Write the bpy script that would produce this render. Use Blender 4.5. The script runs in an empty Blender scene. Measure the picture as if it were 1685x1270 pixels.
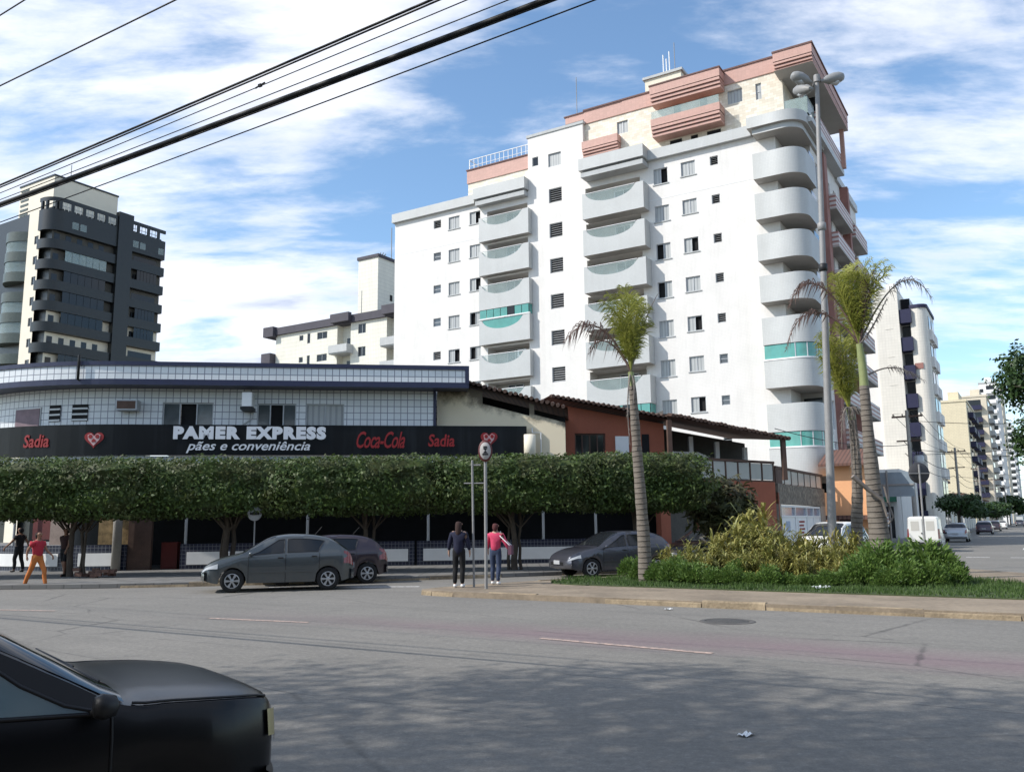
import bpy, bmesh, math, random
from math import sin, cos, pi, radians, sqrt, atan2, hypot
from mathutils import Vector, Matrix, noise
random.seed(11)
R = random.uniform
scene = bpy.context.scene
LINK = scene.collection.objects.link

# ---------------------------------------------------------------- the camera and the street grid
FPX, PITCH, ROLL, TH, CH = 1418.2, radians(9.098), radians(.628), radians(31.39), 1.7
E1 = (sin(TH), cos(TH)); E2 = (-cos(TH), sin(TH))
def G(a, s, z=0.0):                       # a metres along the side street, s metres to its left
    return Vector((a*E1[0]+s*E2[0], a*E1[1]+s*E2[1], z))
def ray(u, v):
    uu = (u-842.5)/FPX; vv = (635-v)/FPX
    x = uu*cos(ROLL)+vv*sin(ROLL); y = -uu*sin(ROLL)+vv*cos(ROLL)
    return Vector((x, cos(PITCH)-y*sin(PITCH), sin(PITCH)+y*cos(PITCH)))
def gp(u, v, z=0.0):
    d = ray(u, v); t = (z-CH)/d.z
    return Vector((d.x*t, d.y*t, z))
def at(u, v, Y):                          # the point at distance Y straight ahead
    d = ray(u, v); t = Y/d.y
    return Vector((d.x*t, Y, CH+d.z*t))
def pa(u, v, a):
    d = ray(u, v); t = a/(d.x*E1[0]+d.y*E1[1])
    return (d.x*t*E2[0]+d.y*t*E2[1], CH+d.z*t)
def hdg(az):                              # rotation that turns local +x to compass azimuth az (0 = ahead, 90 = right)
    return radians(90-az)

# ---------------------------------------------------------------- objects
def tag(o, label=None, cat=None, group=None, kind=None):
    if label: o['label'] = label
    if cat: o['category'] = cat
    if group: o['group'] = group
    if kind: o['kind'] = kind
    return o
def thing(name, label, cat, loc=(0,0,0), rz=0.0, group=None):
    o = bpy.data.objects.new(name, None); LINK(o)
    o.empty_display_size = .2
    o.location = loc; o.rotation_euler = (0,0,rz)
    return tag(o, label, cat, group)
def dup(o, loc=None, rz=None, label=None, parent=None, scale=None):
    c = o.copy(); LINK(c)
    if parent: c.parent = parent
    if loc is not None: c.location = loc
    if rz is not None: c.rotation_euler = (0,0,rz)
    if scale is not None: c.scale = scale
    if label: c['label'] = label
    for ch in list(o.children): dup(ch, parent=c)
    return c

class MB:
    def __init__(self): self.v=[]; self.f=[]; self.uv=[]; self.mi=[]; self.sm=[]
    def face(self, pts, uv=None, mi=0, sm=False):
        n=len(self.v); pts=[Vector(p) for p in pts]
        self.v += [tuple(p) for p in pts]; self.f.append(tuple(range(n,n+len(pts))))
        if uv is None:
            nr=(pts[1]-pts[0]).cross(pts[-1]-pts[0])
            ax,ay,az=abs(nr.x),abs(nr.y),abs(nr.z)
            if az>=ax and az>=ay: uv=[(p.x,p.y) for p in pts]
            elif ax>ay: uv=[(p.y,p.z) for p in pts]
            else: uv=[(p.x,p.z) for p in pts]
        self.uv.append(uv); self.mi.append(mi); self.sm.append(sm)
        return self
    def grid(self, rows, uvs=None, mi=0, sm=True, closed=False):     # shared-vertex sheet
        n=len(self.v); R_=len(rows); C=len(rows[0])
        for r in rows: self.v += [tuple(p) for p in r]
        cc = C if closed else C-1
        for i in range(R_-1):
            for j in range(cc):
                k=(j+1)%C
                idx=(n+i*C+j, n+i*C+k, n+(i+1)*C+k, n+(i+1)*C+j)
                self.f.append(idx); self.mi.append(mi); self.sm.append(sm)
                if uvs: self.uv.append([uvs[i][j],uvs[i][j+1],uvs[i+1][j+1],uvs[i+1][j]])
                else: self.uv.append([(self.v[q][0]+self.v[q][1],self.v[q][2]) for q in idx])
        return self
    def box(self, x0,x1,y0,y1,z0,z1, mi=0, skip=''):
        if x0>x1: x0,x1=x1,x0
        if y0>y1: y0,y1=y1,y0
        if z0>z1: z0,z1=z1,z0
        F=self.face
        if 'f' not in skip: F([(x0,y0,z0),(x1,y0,z0),(x1,y0,z1),(x0,y0,z1)],mi=mi)
        if 'b' not in skip: F([(x1,y1,z0),(x0,y1,z0),(x0,y1,z1),(x1,y1,z1)],mi=mi)
        if 'l' not in skip: F([(x0,y1,z0),(x0,y0,z0),(x0,y0,z1),(x0,y1,z1)],mi=mi)
        if 'r' not in skip: F([(x1,y0,z0),(x1,y1,z0),(x1,y1,z1),(x1,y0,z1)],mi=mi)
        if 't' not in skip: F([(x0,y0,z1),(x1,y0,z1),(x1,y1,z1),(x0,y1,z1)],mi=mi)
        if 'd' not in skip: F([(x0,y1,z0),(x1,y1,z0),(x1,y0,z0),(x0,y0,z0)],mi=mi)
        return self
    def prism(self, poly, z0, z1, mi=0, sm=False):
        n=len(poly); a=sum(poly[i][0]*poly[(i+1)%n][1]-poly[(i+1)%n][0]*poly[i][1] for i in range(n))
        if a<0: poly=poly[::-1]
        self.face([(p[0],p[1],z1) for p in poly],mi=mi)
        self.face([(p[0],p[1],z0) for p in poly[::-1]],mi=mi)
        L=0
        for i in range(n):
            p,q=poly[i],poly[(i+1)%n]; d=hypot(q[0]-p[0],q[1]-p[1])
            self.face([(p[0],p[1],z0),(q[0],q[1],z0),(q[0],q[1],z1),(p[0],p[1],z1)],uv=[(L,z0),(L+d,z0),(L+d,z1),(L,z1)],mi=mi,sm=sm)
            L+=d
        return self
    def tube(self, pts, r, n=8, mi=0, caps=True):
        pts=[Vector(p) for p in pts]; m=len(pts)
        rr=r if isinstance(r,(list,tuple)) else [r]*m
        rows=[]; up=None
        for i,p in enumerate(pts):
            t=(pts[min(i+1,m-1)]-pts[max(i-1,0)]).normalized()
            if up is None: up=Vector((1,0,0)) if abs(t.z)>.8 else Vector((0,0,1))
            a=(up-t*up.dot(t)).normalized(); b=t.cross(a); up=a
            rows.append([p+(a*cos(2*pi*k/n)+b*sin(2*pi*k/n))*rr[i] for k in range(n)])
        L=[0]
        for i in range(1,m): L.append(L[-1]+(pts[i]-pts[i-1]).length)
        uvs=[[(k/n,L[i]) for k in range(n+1)] for i in range(m)]
        self.grid(rows,uvs=uvs,mi=mi,closed=True)
        if caps:
            self.face(rows[0][::-1],mi=mi); self.face(rows[-1],mi=mi)
        return self
    def lathe(self, prof, n=16, c=(0,0,0), mi=0, axis='z'):
        rows=[]
        for r,z in prof:
            row=[]
            for k in range(n):
                a=2*pi*k/n
                if axis=='z': row.append((c[0]+r*cos(a),c[1]+r*sin(a),c[2]+z))
                elif axis=='y': row.append((c[0]+r*cos(a),c[1]+z,c[2]+r*sin(a)))
                else: row.append((c[0]+z,c[1]+r*cos(a),c[2]+r*sin(a)))
            rows.append(row)
        return self.grid(rows,mi=mi,closed=True)
    def wall(self, u0,u1,z0,z1, holes, depth=.12, fr=None, mi=0, mir=None):
        """a wall in its own (u, inward, z) frame with real openings cut through it"""
        fr = fr or (lambda u,w,z:(u,w,z)); mir = mi if mir is None else mir
        us=sorted({u0,u1,*[min(max(h[i],u0),u1) for h in holes for i in (0,1)]}); zs=sorted({z0,z1,*[min(max(h[i],z0),z1) for h in holes for i in (2,3)]})
        for zi in range(len(zs)-1):
            run=None
            for ui in range(len(us)-1):
                cu=(us[ui]+us[ui+1])/2; cz=(zs[zi]+zs[zi+1])/2
                hole=any(h[0]<cu<h[1] and h[2]<cz<h[3] for h in holes)
                if not hole and run is None: run=us[ui]
                if run is not None and (hole or ui==len(us)-2):
                    e=us[ui] if hole else us[ui+1]
                    self.face([fr(run,0,zs[zi]),fr(e,0,zs[zi]),fr(e,0,zs[zi+1]),fr(run,0,zs[zi+1])],uv=[(run,zs[zi]),(e,zs[zi]),(e,zs[zi+1]),(run,zs[zi+1])],mi=mi)
                    run=None
        for h in holes:
            a,b,c,d=h[:4]; dd=h[4] if len(h)>4 else depth
            self.face([fr(a,0,c),fr(a,0,d),fr(a,dd,d),fr(a,dd,c)],mi=mir)
            self.face([fr(b,0,d),fr(b,0,c),fr(b,dd,c),fr(b,dd,d)],mi=mir)
            self.face([fr(a,0,d),fr(b,0,d),fr(b,dd,d),fr(a,dd,d)],mi=mir)
            self.face([fr(b,0,c),fr(a,0,c),fr(a,dd,c),fr(b,dd,c)],mi=mir)
        return self
    def build(self, name, mats, parent=None, recalc=False, flat=False):
        me=bpy.data.meshes.new(name); me.from_pydata(self.v,[],self.f)
        uvl=me.uv_layers.new(name='UVMap')
        d=[c for uv in self.uv for p in uv for c in p]
        uvl.data.foreach_set('uv',d)
        if not isinstance(mats,(list,tuple)): mats=[mats]
        for m in mats: me.materials.append(m)
        me.polygons.foreach_set('material_index',self.mi)
        me.polygons.foreach_set('use_smooth',[False if flat else s for s in self.sm])
        me.update()
        if recalc:
            bm=bmesh.new(); bm.from_mesh(me); bmesh.ops.remove_doubles(bm,verts=bm.verts,dist=.0005)
            bmesh.ops.recalc_face_normals(bm,faces=bm.faces); bm.to_mesh(me); bm.free()
        o=bpy.data.objects.new(name,me); LINK(o)
        if parent: o.parent=parent
        return o

# ---------------------------------------------------------------- materials (all procedural)
class NT:
    def __init__(self, m):
        m.use_nodes=True; self.t=m.node_tree; self.t.nodes.clear(); self.l=self.t.links
    def n(self, typ, **kw):
        x=self.t.nodes.new(typ)
        for k,v in kw.items():
            if k=='i':
                for a,b in v.items():
                    if isinstance(b,bpy.types.NodeSocket): self.l.new(b,x.inputs[a])
                    else: x.inputs[a].default_value=b
            else: setattr(x,k,v)
        return x
    def math(self, op, a, b=0.0, c=None, clamp=False):
        x=self.t.nodes.new('ShaderNodeMath'); x.operation=op; x.use_clamp=clamp
        for i,q in enumerate((a,b,c)):
            if q is None: continue
            if isinstance(q,bpy.types.NodeSocket): self.l.new(q,x.inputs[i])
            else: x.inputs[i].default_value=q
        return x.outputs[0]
    def mix(self, f, a, b, blend='MIX'):
        x=self.t.nodes.new('ShaderNodeMix'); x.data_type='RGBA'; x.blend_type=blend
        for k,q in ((0,f),(6,a),(7,b)):
            if isinstance(q,bpy.types.NodeSocket): self.l.new(q,x.inputs[k])
            else: x.inputs[k].default_value=(q if k==0 else (*q[:3],1))
        return x.outputs[2]
    def noise(self, vec, scale, detail=4, rough=.55):
        return self.n('ShaderNodeTexNoise',i={'Vector':vec,'Scale':scale,'Detail':detail,'Roughness':rough}).outputs[0]
    def ramp(self, f, lo, hi):
        return self.n('ShaderNodeMapRange',i={0:f,1:lo,2:hi,3:0.0,4:1.0}).outputs[0]
    def out(self, color, rough=.7, metal=0.0, normal=None, spec=.5, coat=0.0, alpha=1.0, trans=0.0, emit=None):
        b=self.n('ShaderNodeBsdfPrincipled')
        for k,q in (('Base Color',color),('Roughness',rough),('Metallic',metal),('Specular IOR Level',spec),('Coat Weight',coat),('Transmission Weight',trans),('Alpha',alpha)):
            if isinstance(q,bpy.types.NodeSocket): self.l.new(q,b.inputs[k])
            else: b.inputs[k].default_value=((*q[:3],1) if k=='Base Color' else q)
        if normal: self.l.new(normal,b.inputs['Normal'])
        o=self.n('ShaderNodeOutputMaterial'); self.l.new(b.outputs[0],o.inputs[0]); return b
def newm(name):
    m=bpy.data.materials.new(name); return m,NT(m)
def M(name, col, rough=.75, var=.12, scale=1.5, bump=0.0, bscale=40, metal=0.0, streak=0.0, spec=.4, coat=0.0, dirt=(.25,.22,.18)):
    m,t=newm(name); g=t.n('ShaderNodeTexCoord').outputs['Object']
    n1=t.noise(g,scale,5); n2=t.noise(g,scale*9,3)
    k=t.math('ADD',t.math('MULTIPLY',n1,.65),t.math('MULTIPLY',n2,.35))
    f=t.ramp(k,.3,.7)
    c=t.mix(f,[x*(1-var) for x in col],[min(1,x*(1+var*.6)) for x in col])
    if streak:
        mp=t.n('ShaderNodeMapping',i={'Vector':g,'Scale':(1.6,1.6,.12)}).outputs[0]
        s=t.ramp(t.noise(mp,1.3,6,.65),.5,.78)
        c=t.mix(t.math('MULTIPLY',s,streak),c,dirt,'MIX')
    nm=None
    if bump:
        nm=t.n('ShaderNodeBump',i={'Strength':bump,'Distance':.02,'Height':t.noise(g,bscale,4)}).outputs[0]
    t.out(c,rough,metal,nm,spec,coat); return m
def Mtile(name, col, grout, w, h, gap=.012, rough=.3, var=.06, offset=0.0, bump=.2, streak=.0, spec=.5, col2=None):
    m,t=newm(name); uv=t.n('ShaderNodeTexCoord').outputs['UV']
    b=t.n('ShaderNodeTexBrick',offset=offset,i={'Vector':uv,'Color1':(*[c*(1-var) for c in col],1),'Color2':(*(col2 or col),1),'Mortar':(*grout,1),'Scale':1.0,'Mortar Size':gap,'Mortar Smooth':.1,'Bias':0.0,'Brick Width':w,'Row Height':h})
    g=t.n('ShaderNodeTexCoord').outputs['Object']
    c=t.mix(t.math('MULTIPLY',t.ramp(t.noise(g,.7,6),.35,.75),.25),b.outputs['Color'],[x*.6 for x in col])
    if streak:
        mp=t.n('ShaderNodeMapping',i={'Vector':g,'Scale':(1.6,1.6,.1)}).outputs[0]
        c=t.mix(t.math('MULTIPLY',t.ramp(t.noise(mp,1.3,6,.65),.5,.8),streak),c,(.2,.18,.15))
    nm=t.n('ShaderNodeBump',invert=True,i={'Strength':bump,'Distance':.01,'Height':b.outputs['Fac']}).outputs[0]
    t.out(c,rough,0,nm,spec); return m
def Mstripe(name, c1, c2, period, duty=.5, axis='Z', rough=.6):
    m,t=newm(name); g=t.n('ShaderNodeTexCoord').outputs['Object']
    x=t.n('ShaderNodeSeparateXYZ',i={0:g}).outputs[axis]
    f=t.math('GREATER_THAN',t.math('FRACT',t.math('DIVIDE',x,period)),duty)
    c=t.mix(f,c1,c2); c=t.mix(t.math('MULTIPLY',t.ramp(t.noise(g,1.2,5),.4,.7),.25),c,[q*.6 for q in c1])
    t.out(c,rough); return m
def Mglass(name, col, rough=.05, alpha=1.0, spec=.8):
    m,t=newm(name); g=t.n('ShaderNodeTexCoord').outputs['Object']
    nz=t.n('ShaderNodeBump',i={'Strength':.04,'Distance':.05,'Height':t.noise(g,1.4,2)}).outputs[0]
    t.out(t.mix(t.noise(g,2.2,3),[c*.6 for c in col],col),rough,0,nz,spec,alpha=alpha); return m
def Mleaf(name, c1, c2, c3=None, rough=.5, trans=.25):
    m,t=newm(name); rnd=t.n('ShaderNodeNewGeometry').outputs['Random Per Island']
    g=t.n('ShaderNodeTexCoord').outputs['Object']
    c=t.mix(rnd,c1,c2)
    if c3: c=t.mix(t.ramp(t.noise(g,1.1,4),.45,.62),c,c3)
    c=t.mix(t.math('MULTIPLY',t.ramp(t.noise(g,3.5,3),.35,.65),.5),c,[q*.55 for q in c1])
    b=t.n('ShaderNodeBsdfPrincipled',i={'Base Color':c,'Roughness':rough,'Specular IOR Level':.35})
    tr=t.n('ShaderNodeBsdfTranslucent',i={'Color':c})
    mx=t.n('ShaderNodeMixShader',i={0:trans,1:b.outputs[0],2:tr.outputs[0]})
    o=t.n('ShaderNodeOutputMaterial'); t.l.new(mx.outputs[0],o.inputs[0]); return m
def Mpaint(name, col, rough=.25, metal=.0, coat=.7, dirt=.15, spec=.5):
    m,t=newm(name); g=t.n('ShaderNodeTexCoord').outputs['Object']
    z=t.n('ShaderNodeSeparateXYZ',i={0:g}).outputs['Z']
    d=t.math('MULTIPLY',t.math('MULTIPLY',t.ramp(z,.75,.2),t.ramp(t.noise(g,6,5),.3,.7)),dirt*2.2)
    c=t.mix(d,t.mix(t.noise(g,2,2),[q*.93 for q in col],col),(.16,.14,.115))
    t.out(c,t.math('ADD',rough,t.math('MULTIPLY',d,.4)),metal,None,spec,coat); return m
K={}
K['white_wall']=M('white_render',(.72,.70,.67),.85,.05,.5,.25,60,streak=.12)
K['white_tile_wall']=Mtile('white_facade_tile',(.76,.73,.69),(.64,.62,.59),.1,.1,.008,.5,.03,streak=.12,spec=.3)
K['grey_parapet']=Mtile('grey_parapet_tile',(.50,.51,.50),(.41,.42,.415),.1,.1,.008,.5,.05,streak=.12)
K['grey_conc']=M('grey_painted_concrete',(.46,.47,.465),.8,.14,.8,.2,30,streak=.25)
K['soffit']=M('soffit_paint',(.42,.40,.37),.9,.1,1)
K['cream_stone']=Mtile('cream_stone_cladding',(.74,.66,.52),(.55,.48,.38),.4,.2,.008,.6,.14,offset=.5,col2=(.80,.74,.63),streak=.1)
K['cream']=M('cream_render',(.74,.68,.55),.85,.08,.6,.2,50,streak=.2)
K['pink']=Mtile('pink_cladding',(.56,.33,.27),(.42,.24,.2),.3,.1,.006,.6,.1,streak=.1)
K['pink_rib']=Mstripe('pink_ribbed_cladding',(.58,.35,.29),(.34,.13,.10),.36,.80)
K['brick_rib']=Mstripe('brick_and_white_band',(.36,.18,.155),(.64,.61,.59),.34,.45)
K['brick']=M('red_brick_paint',(.31,.15,.125),.75,.2,1.5,.2,40)
K['cap']=M('dark_cap_tiles',(.16,.09,.08),.8,.2,3)
K['alu']=M('grey_aluminium',(.42,.43,.44),.45,.08,3,metal=.4)
K['white_trim']=M('white_trim',(.78,.78,.77),.6,.06,3)
K['curtain']=Mstripe('pale_curtain_behind_glass',(.42,.43,.42),(.30,.31,.31),.23,.6,axis='X',rough=.35)
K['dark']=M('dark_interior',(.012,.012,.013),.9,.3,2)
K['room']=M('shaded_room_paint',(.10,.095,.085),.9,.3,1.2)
K['glass']=Mglass('window_glass',(.10,.115,.125))
K['glass_dark']=Mglass('dark_window_glass',(.018,.021,.025),.06,spec=.4)
K['glass_green']=Mglass('green_tinted_glass',(.10,.36,.31),.06)
K['glass_pale']=Mglass('pale_green_rail_glass',(.50,.62,.59),.08,alpha=.42)
K['glass_blue']=Mglass('blue_reflecting_glass',(.16,.24,.34),.04); K['glass_teal']=Mglass('teal_car_glass',(.07,.125,.135),.05,spec=.6)
K['steel']=M('galvanised_steel',(.27,.265,.26),.6,.18,4,metal=.15)
K['white_tile']=Mtile('white_shop_tile',(.72,.74,.75),(.20,.21,.25),.27,.27,.016,.35,.05)
K['navy']=M('navy_tile_band',(.022,.026,.065),.4,.2,3)
K['navy_tile']=Mtile('navy_tile',(.018,.022,.05),(.16,.17,.19),.14,.14,.010,.35,.3)
K['sign_black']=M('black_sign_panel',(.004,.0045,.006),.35,.5,.4,spec=.22,streak=.6,dirt=(.022,.025,.03))  # paler streaks paint smudges and reflections into the black
K['letter']=M('white_sign_letter',(.62,.64,.68),.5,.04,3)
K['red_logo']=M('red_sign_vinyl',(.26,.014,.016),.5,.15,3)
K['concrete']=M('weathered_concrete',(.34,.32,.29),.9,.22,1.2,.4,30,streak=.2)
K['pave']=Mtile('pavement_slabs',(.19,.185,.175),(.10,.095,.09),.5,.5,.02,.9,.3,bump=.4)
K['kerb']=M('worn_kerb_stone',(.30,.235,.155),.95,.55,1.6,.9,14,streak=.5,dirt=(.07,.055,.04))
K['rust']=M('rusty_brown_paint',(.10,.06,.045),.8,.3,3)
K['black']=M('black_plastic',(.012,.012,.013),.5,.2,5)
K['rubber']=M('tyre_rubber',(.015,.015,.015),.9,.3,10)
K['rim']=M('silver_wheel_trim',(.45,.46,.47),.35,.1,6,metal=.6)
K['chrome']=M('bright_metal',(.6,.6,.6),.2,.05,4,metal=1)
K['lens']=Mglass('headlight_lens',(.55,.57,.58),.1)
K['amber']=Mglass('amber_lens',(.40,.34,.16),.2)
K['redlens']=Mglass('red_tail_lens',(.26,.012,.018),.12)
K['plate']=M('number_plate',(.42,.43,.44),.5,.1,8)
K['terracotta']=M('terracotta_wall',(.33,.105,.06),.85,.16,.8,.2,40,streak=.22,dirt=(.09,.05,.04))
K['stone']=None
K['orange']=M('orange_render',(.78,.40,.20),.85,.1,.8)
K['roof_tile']=Mstripe('clay_roof_tile',(.15,.075,.055),(.085,.045,.036),.24,.62,axis='X',rough=.85)
K['bark']=M('bark',(.085,.066,.05),.95,.4,4,.8,25)
K['wire']=M('black_cable_sheath',(.006,.006,.007),.6,.2,3)
m,t=newm('stone_cladding_rough'); g=t.n('ShaderNodeTexCoord').outputs['Object']
vo=t.n('ShaderNodeTexVoronoi',i={'Vector':g,'Scale':5.0}); K['stone']=m
t.out(t.mix(vo.outputs['Distance'],(.09,.075,.06),(.27,.23,.18)),.9,0,t.n('ShaderNodeBump',i={'Strength':.8,'Distance':.04,'Height':vo.outputs['Distance']}).outputs[0])
# soot-stained cream house wall
m,t=newm('mildewed_cream_wall'); g=t.n('ShaderNodeTexCoord').outputs['Object']; K['mildew']=m
sx=t.n('ShaderNodeSeparateXYZ',i={0:g}); z=sx.outputs['Z']; x=sx.outputs['X']
edge=t.math('SUBTRACT',7.75,t.math('ADD',z,t.math('MULTIPLY',t.math('ADD',x,2.0),.175)))
nn=t.noise(g,1.7,6,.7)
msk=t.ramp(t.math('SUBTRACT',nn,t.math('MULTIPLY',edge,.42)),.06,.28)
t.out(t.mix(t.math('MULTIPLY',msk,.85),t.mix(t.noise(g,.6,4),(.62,.54,.38),(.74,.66,.49)),(.06,.045,.03)),.9)
# road surface
m,t=newm('asphalt'); g=t.n('ShaderNodeNewGeometry').outputs['Position']; K['asphalt']=m
ga=t.n('ShaderNodeMapping',i={'Vector':g,'Rotation':(0,0,-(pi/2-TH))}).outputs[0]     # x = along the side street, y = along the avenue
sp=t.n('ShaderNodeSeparateXYZ',i={0:ga}); a_=sp.outputs['X']; s_=sp.outputs['Y']
n1=t.noise(g,.28,6,.6); n2=t.noise(g,55,2,.7); n3=t.noise(g,2.3,5)
c=t.mix(t.ramp(n1,.3,.7),(.198,.187,.166),(.262,.246,.218))
c=t.mix(t.math('MULTIPLY',t.ramp(n2,.35,.75),.55),c,(.085,.083,.08))
c=t.mix(t.math('MULTIPLY',t.ramp(n2,.60,.72),.5),c,(.30,.295,.28))
c=t.mix(t.math('MULTIPLY',t.ramp(n3,.55,.75),.30),c,(.08,.078,.075))
n4=t.noise(g,13,4,.75); c=t.mix(t.math('MULTIPLY',t.ramp(n4,.42,.70),.40),c,(.07,.069,.067)); c=t.mix(t.math('MULTIPLY',t.ramp(n4,.42,.28),.5),c,(.30,.29,.275))
st=t.n('ShaderNodeMapping',i={'Vector':ga,'Scale':(1.0,.06,1)}).outputs[0]
ln=t.noise(st,1.7,5,.6); c=t.mix(t.math('MULTIPLY',t.ramp(ln,.48,.7),.22),c,(.085,.083,.08))
# reddish worn band along the lane line
band=t.math('ABSOLUTE',t.math('SUBTRACT',t.math('ADD',a_,t.math('MULTIPLY',t.math('SUBTRACT',t.noise(g,.22,3),.5),2.4)),12.2))
bm_=t.math('MULTIPLY',t.math('MULTIPLY',t.ramp(band,1.25,.15),t.ramp(s_,15,7)),t.math('ADD',.35,t.math('MULTIPLY',n1,.6)))
c=t.mix(t.math('MULTIPLY',bm_,.75),c,(.185,.115,.135))
# patched seams and hair cracks
vo=t.n('ShaderNodeTexVoronoi',feature='DISTANCE_TO_EDGE',i={'Vector':t.n('ShaderNodeMapping',i={'Vector':ga,'Scale':(.35,.12,1)}).outputs[0],'Scale':1.0})
wob=t.math('ADD',vo.outputs['Distance'],t.math('MULTIPLY',t.math('SUBTRACT',t.noise(g,3,4),.5),.02))
cr=t.math('MULTIPLY',t.ramp(wob,.007,.0015),t.ramp(n1,.45,.57))
c=t.mix(t.math('MULTIPLY',cr,.5),c,(.03,.03,.03))
t.out(c,.88,0,t.n('ShaderNodeBump',i={'Strength':.35,'Distance':.01,'Height':n2}).outputs[0],.3)
K['mark']=None
m,t=newm('worn_road_paint'); g=t.n('ShaderNodeNewGeometry').outputs['Position']; K['mark']=m
t.out(t.mix(t.ramp(t.noise(g,11,6,.75),.36,.58),(.60,.42,.33),(.23,.19,.175)),.85)
m,t=newm('worn_white_road_paint'); g=t.n('ShaderNodeNewGeometry').outputs['Position']; K['markw']=m
t.out(t.mix(t.ramp(t.noise(g,9,5,.7),.48,.66),(.66,.65,.63),(.2,.195,.19)),.85)
K['soil']=M('island_pavement',(.25,.20,.145),.95,.45,.8,.5,20)
K['lawn']=M('lawn_soil',(.055,.075,.028),.95,.4,2.5,.4,30)
K['grass']=Mleaf('grass_blades',(.06,.115,.025),(.10,.16,.04),None,.6,.3)
K['clip']=Mleaf('clipped_fig_leaves',(.044,.080,.018),(.105,.160,.036),(.082,.095,.032),.55,.28)
K['olive']=Mleaf('olive_leaves',(.05,.06,.02),(.09,.10,.035),(.10,.08,.04),.55,.2)
K['croton']=Mleaf('yellow_croton_leaves',(.40,.37,.11),(.13,.17,.04),(.30,.24,.06),.45,.25)
K['green']=Mleaf('feathery_green_leaves',(.085,.165,.03),(.17,.25,.06),None,.5,.3)
K['palm']=Mleaf('palm_leaflets',(.22,.25,.04),(.38,.37,.08),None,.5,.3)
K['palm_dry']=Mleaf('dry_palm_leaflets',(.13,.075,.06),(.21,.14,.115),None,.7,.15)
K['palm_grey']=Mleaf('grey_dead_palm_leaflets',(.20,.17,.15),(.30,.26,.23),None,.7,.15)
K['tree']=Mleaf('street_tree_leaves',(.03,.065,.018),(.06,.11,.03),None,.45,.2)
m,t=newm('ringed_palm_trunk'); uv=t.n('ShaderNodeTexCoord').outputs['UV']; g=t.n('ShaderNodeTexCoord').outputs['Object']; K['ptrunk']=m
y=t.n('ShaderNodeSeparateXYZ',i={0:uv}).outputs['Y']
rg=t.ramp(t.math('ABSOLUTE',t.math('SUBTRACT',t.math('FRACT',t.math('MULTIPLY',t.math('ADD',y,t.math('MULTIPLY',t.noise(g,3,3),.05)),7.0)),.5)),.30,.48)
c=t.mix(t.noise(g,7,5),(.10,.082,.066),(.235,.205,.17)); c=t.mix(t.math('MULTIPLY',rg,.55),c,(.06,.048,.04))
t.out(c,.95,0,t.n('ShaderNodeBump',i={'Strength':.6,'Distance':.03,'Height':rg}).outputs[0])
K['pshaft']=M('green_palm_crownshaft',(.22,.25,.10),.6,.2,4)
def text_mesh(body, bold=0.0, shear=0.0, spacing=1.0):
    cu=bpy.data.curves.new('lettering','FONT'); cu.body=body; cu.offset=bold; cu.shear=shear; cu.space_character=spacing
    cu.extrude=.02; cu.resolution_u=3
    o=bpy.data.objects.new('tmp_lettering',cu); LINK(o)
    dg=bpy.context.evaluated_depsgraph_get(); dg.update()
    me=bpy.data.meshes.new_from_object(o.evaluated_get(dg)); bpy.data.objects.remove(o); bpy.data.curves.remove(cu)
    return me
def lettering(body, mat, parent, x0, x1, z0, z1, y, name='lettering', bold=0.0, shear=0.0, spacing=1.0, fmap=None, depth=.03):
    """stand the words upright on a sign; fmap bends them round a curve"""
    me=text_mesh(body,bold,shear,spacing)
    xs=[v.co.x for v in me.vertices]; ys=[v.co.y for v in me.vertices]; zs=[v.co.z for v in me.vertices]
    a,b,c,d,e,f=min(xs),max(xs),min(ys),max(ys),min(zs),max(zs)
    for v in me.vertices:
        X=x0+(v.co.x-a)/(b-a)*(x1-x0); Z=z0+(v.co.y-c)/(d-c)*(z1-z0); D=(v.co.z-e)/max(1e-6,f-e)*depth
        v.co = fmap(X,D,Z) if fmap else (X,y-D,Z)
    me.materials.clear(); me.materials.append(mat)
    for p in me.polygons: p.use_smooth=False; p.material_index=0
    o=bpy.data.objects.new(name,me); LINK(o); o.parent=parent; return o
# ---------------------------------------------------------------- shared facade pieces
def fbox(mb, fr, u0,u1,w0,w1,z0,z1, mi=0):
    """a box in a wall frame"""
    P=lambda a,b,c: fr(a,b,c)
    mb.face([P(u0,w0,z0),P(u1,w0,z0),P(u1,w0,z1),P(u0,w0,z1)],uv=[(u0,z0),(u1,z0),(u1,z1),(u0,z1)],mi=mi)
    mb.face([P(u1,w1,z0),P(u0,w1,z0),P(u0,w1,z1),P(u1,w1,z1)],uv=[(u1,z0),(u0,z0),(u0,z1),(u1,z1)],mi=mi)
    mb.face([P(u0,w1,z0),P(u0,w0,z0),P(u0,w0,z1),P(u0,w1,z1)],uv=[(w1,z0),(w0,z0),(w0,z1),(w1,z1)],mi=mi)
    mb.face([P(u1,w0,z0),P(u1,w1,z0),P(u1,w1,z1),P(u1,w0,z1)],uv=[(w0,z0),(w1,z0),(w1,z1),(w0,z1)],mi=mi)
    mb.face([P(u0,w0,z1),P(u1,w0,z1),P(u1,w1,z1),P(u0,w1,z1)],uv=[(u0,w0),(u1,w0),(u1,w1),(u0,w1)],mi=mi)
    mb.face([P(u0,w1,z0),P(u1,w1,z0),P(u1,w0,z0),P(u0,w0,z0)],uv=[(u0,w1),(u1,w1),(u1,w0),(u0,w0)],mi=mi)
    return mb
FRONT=lambda u,w,z:(u,w,z)
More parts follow.
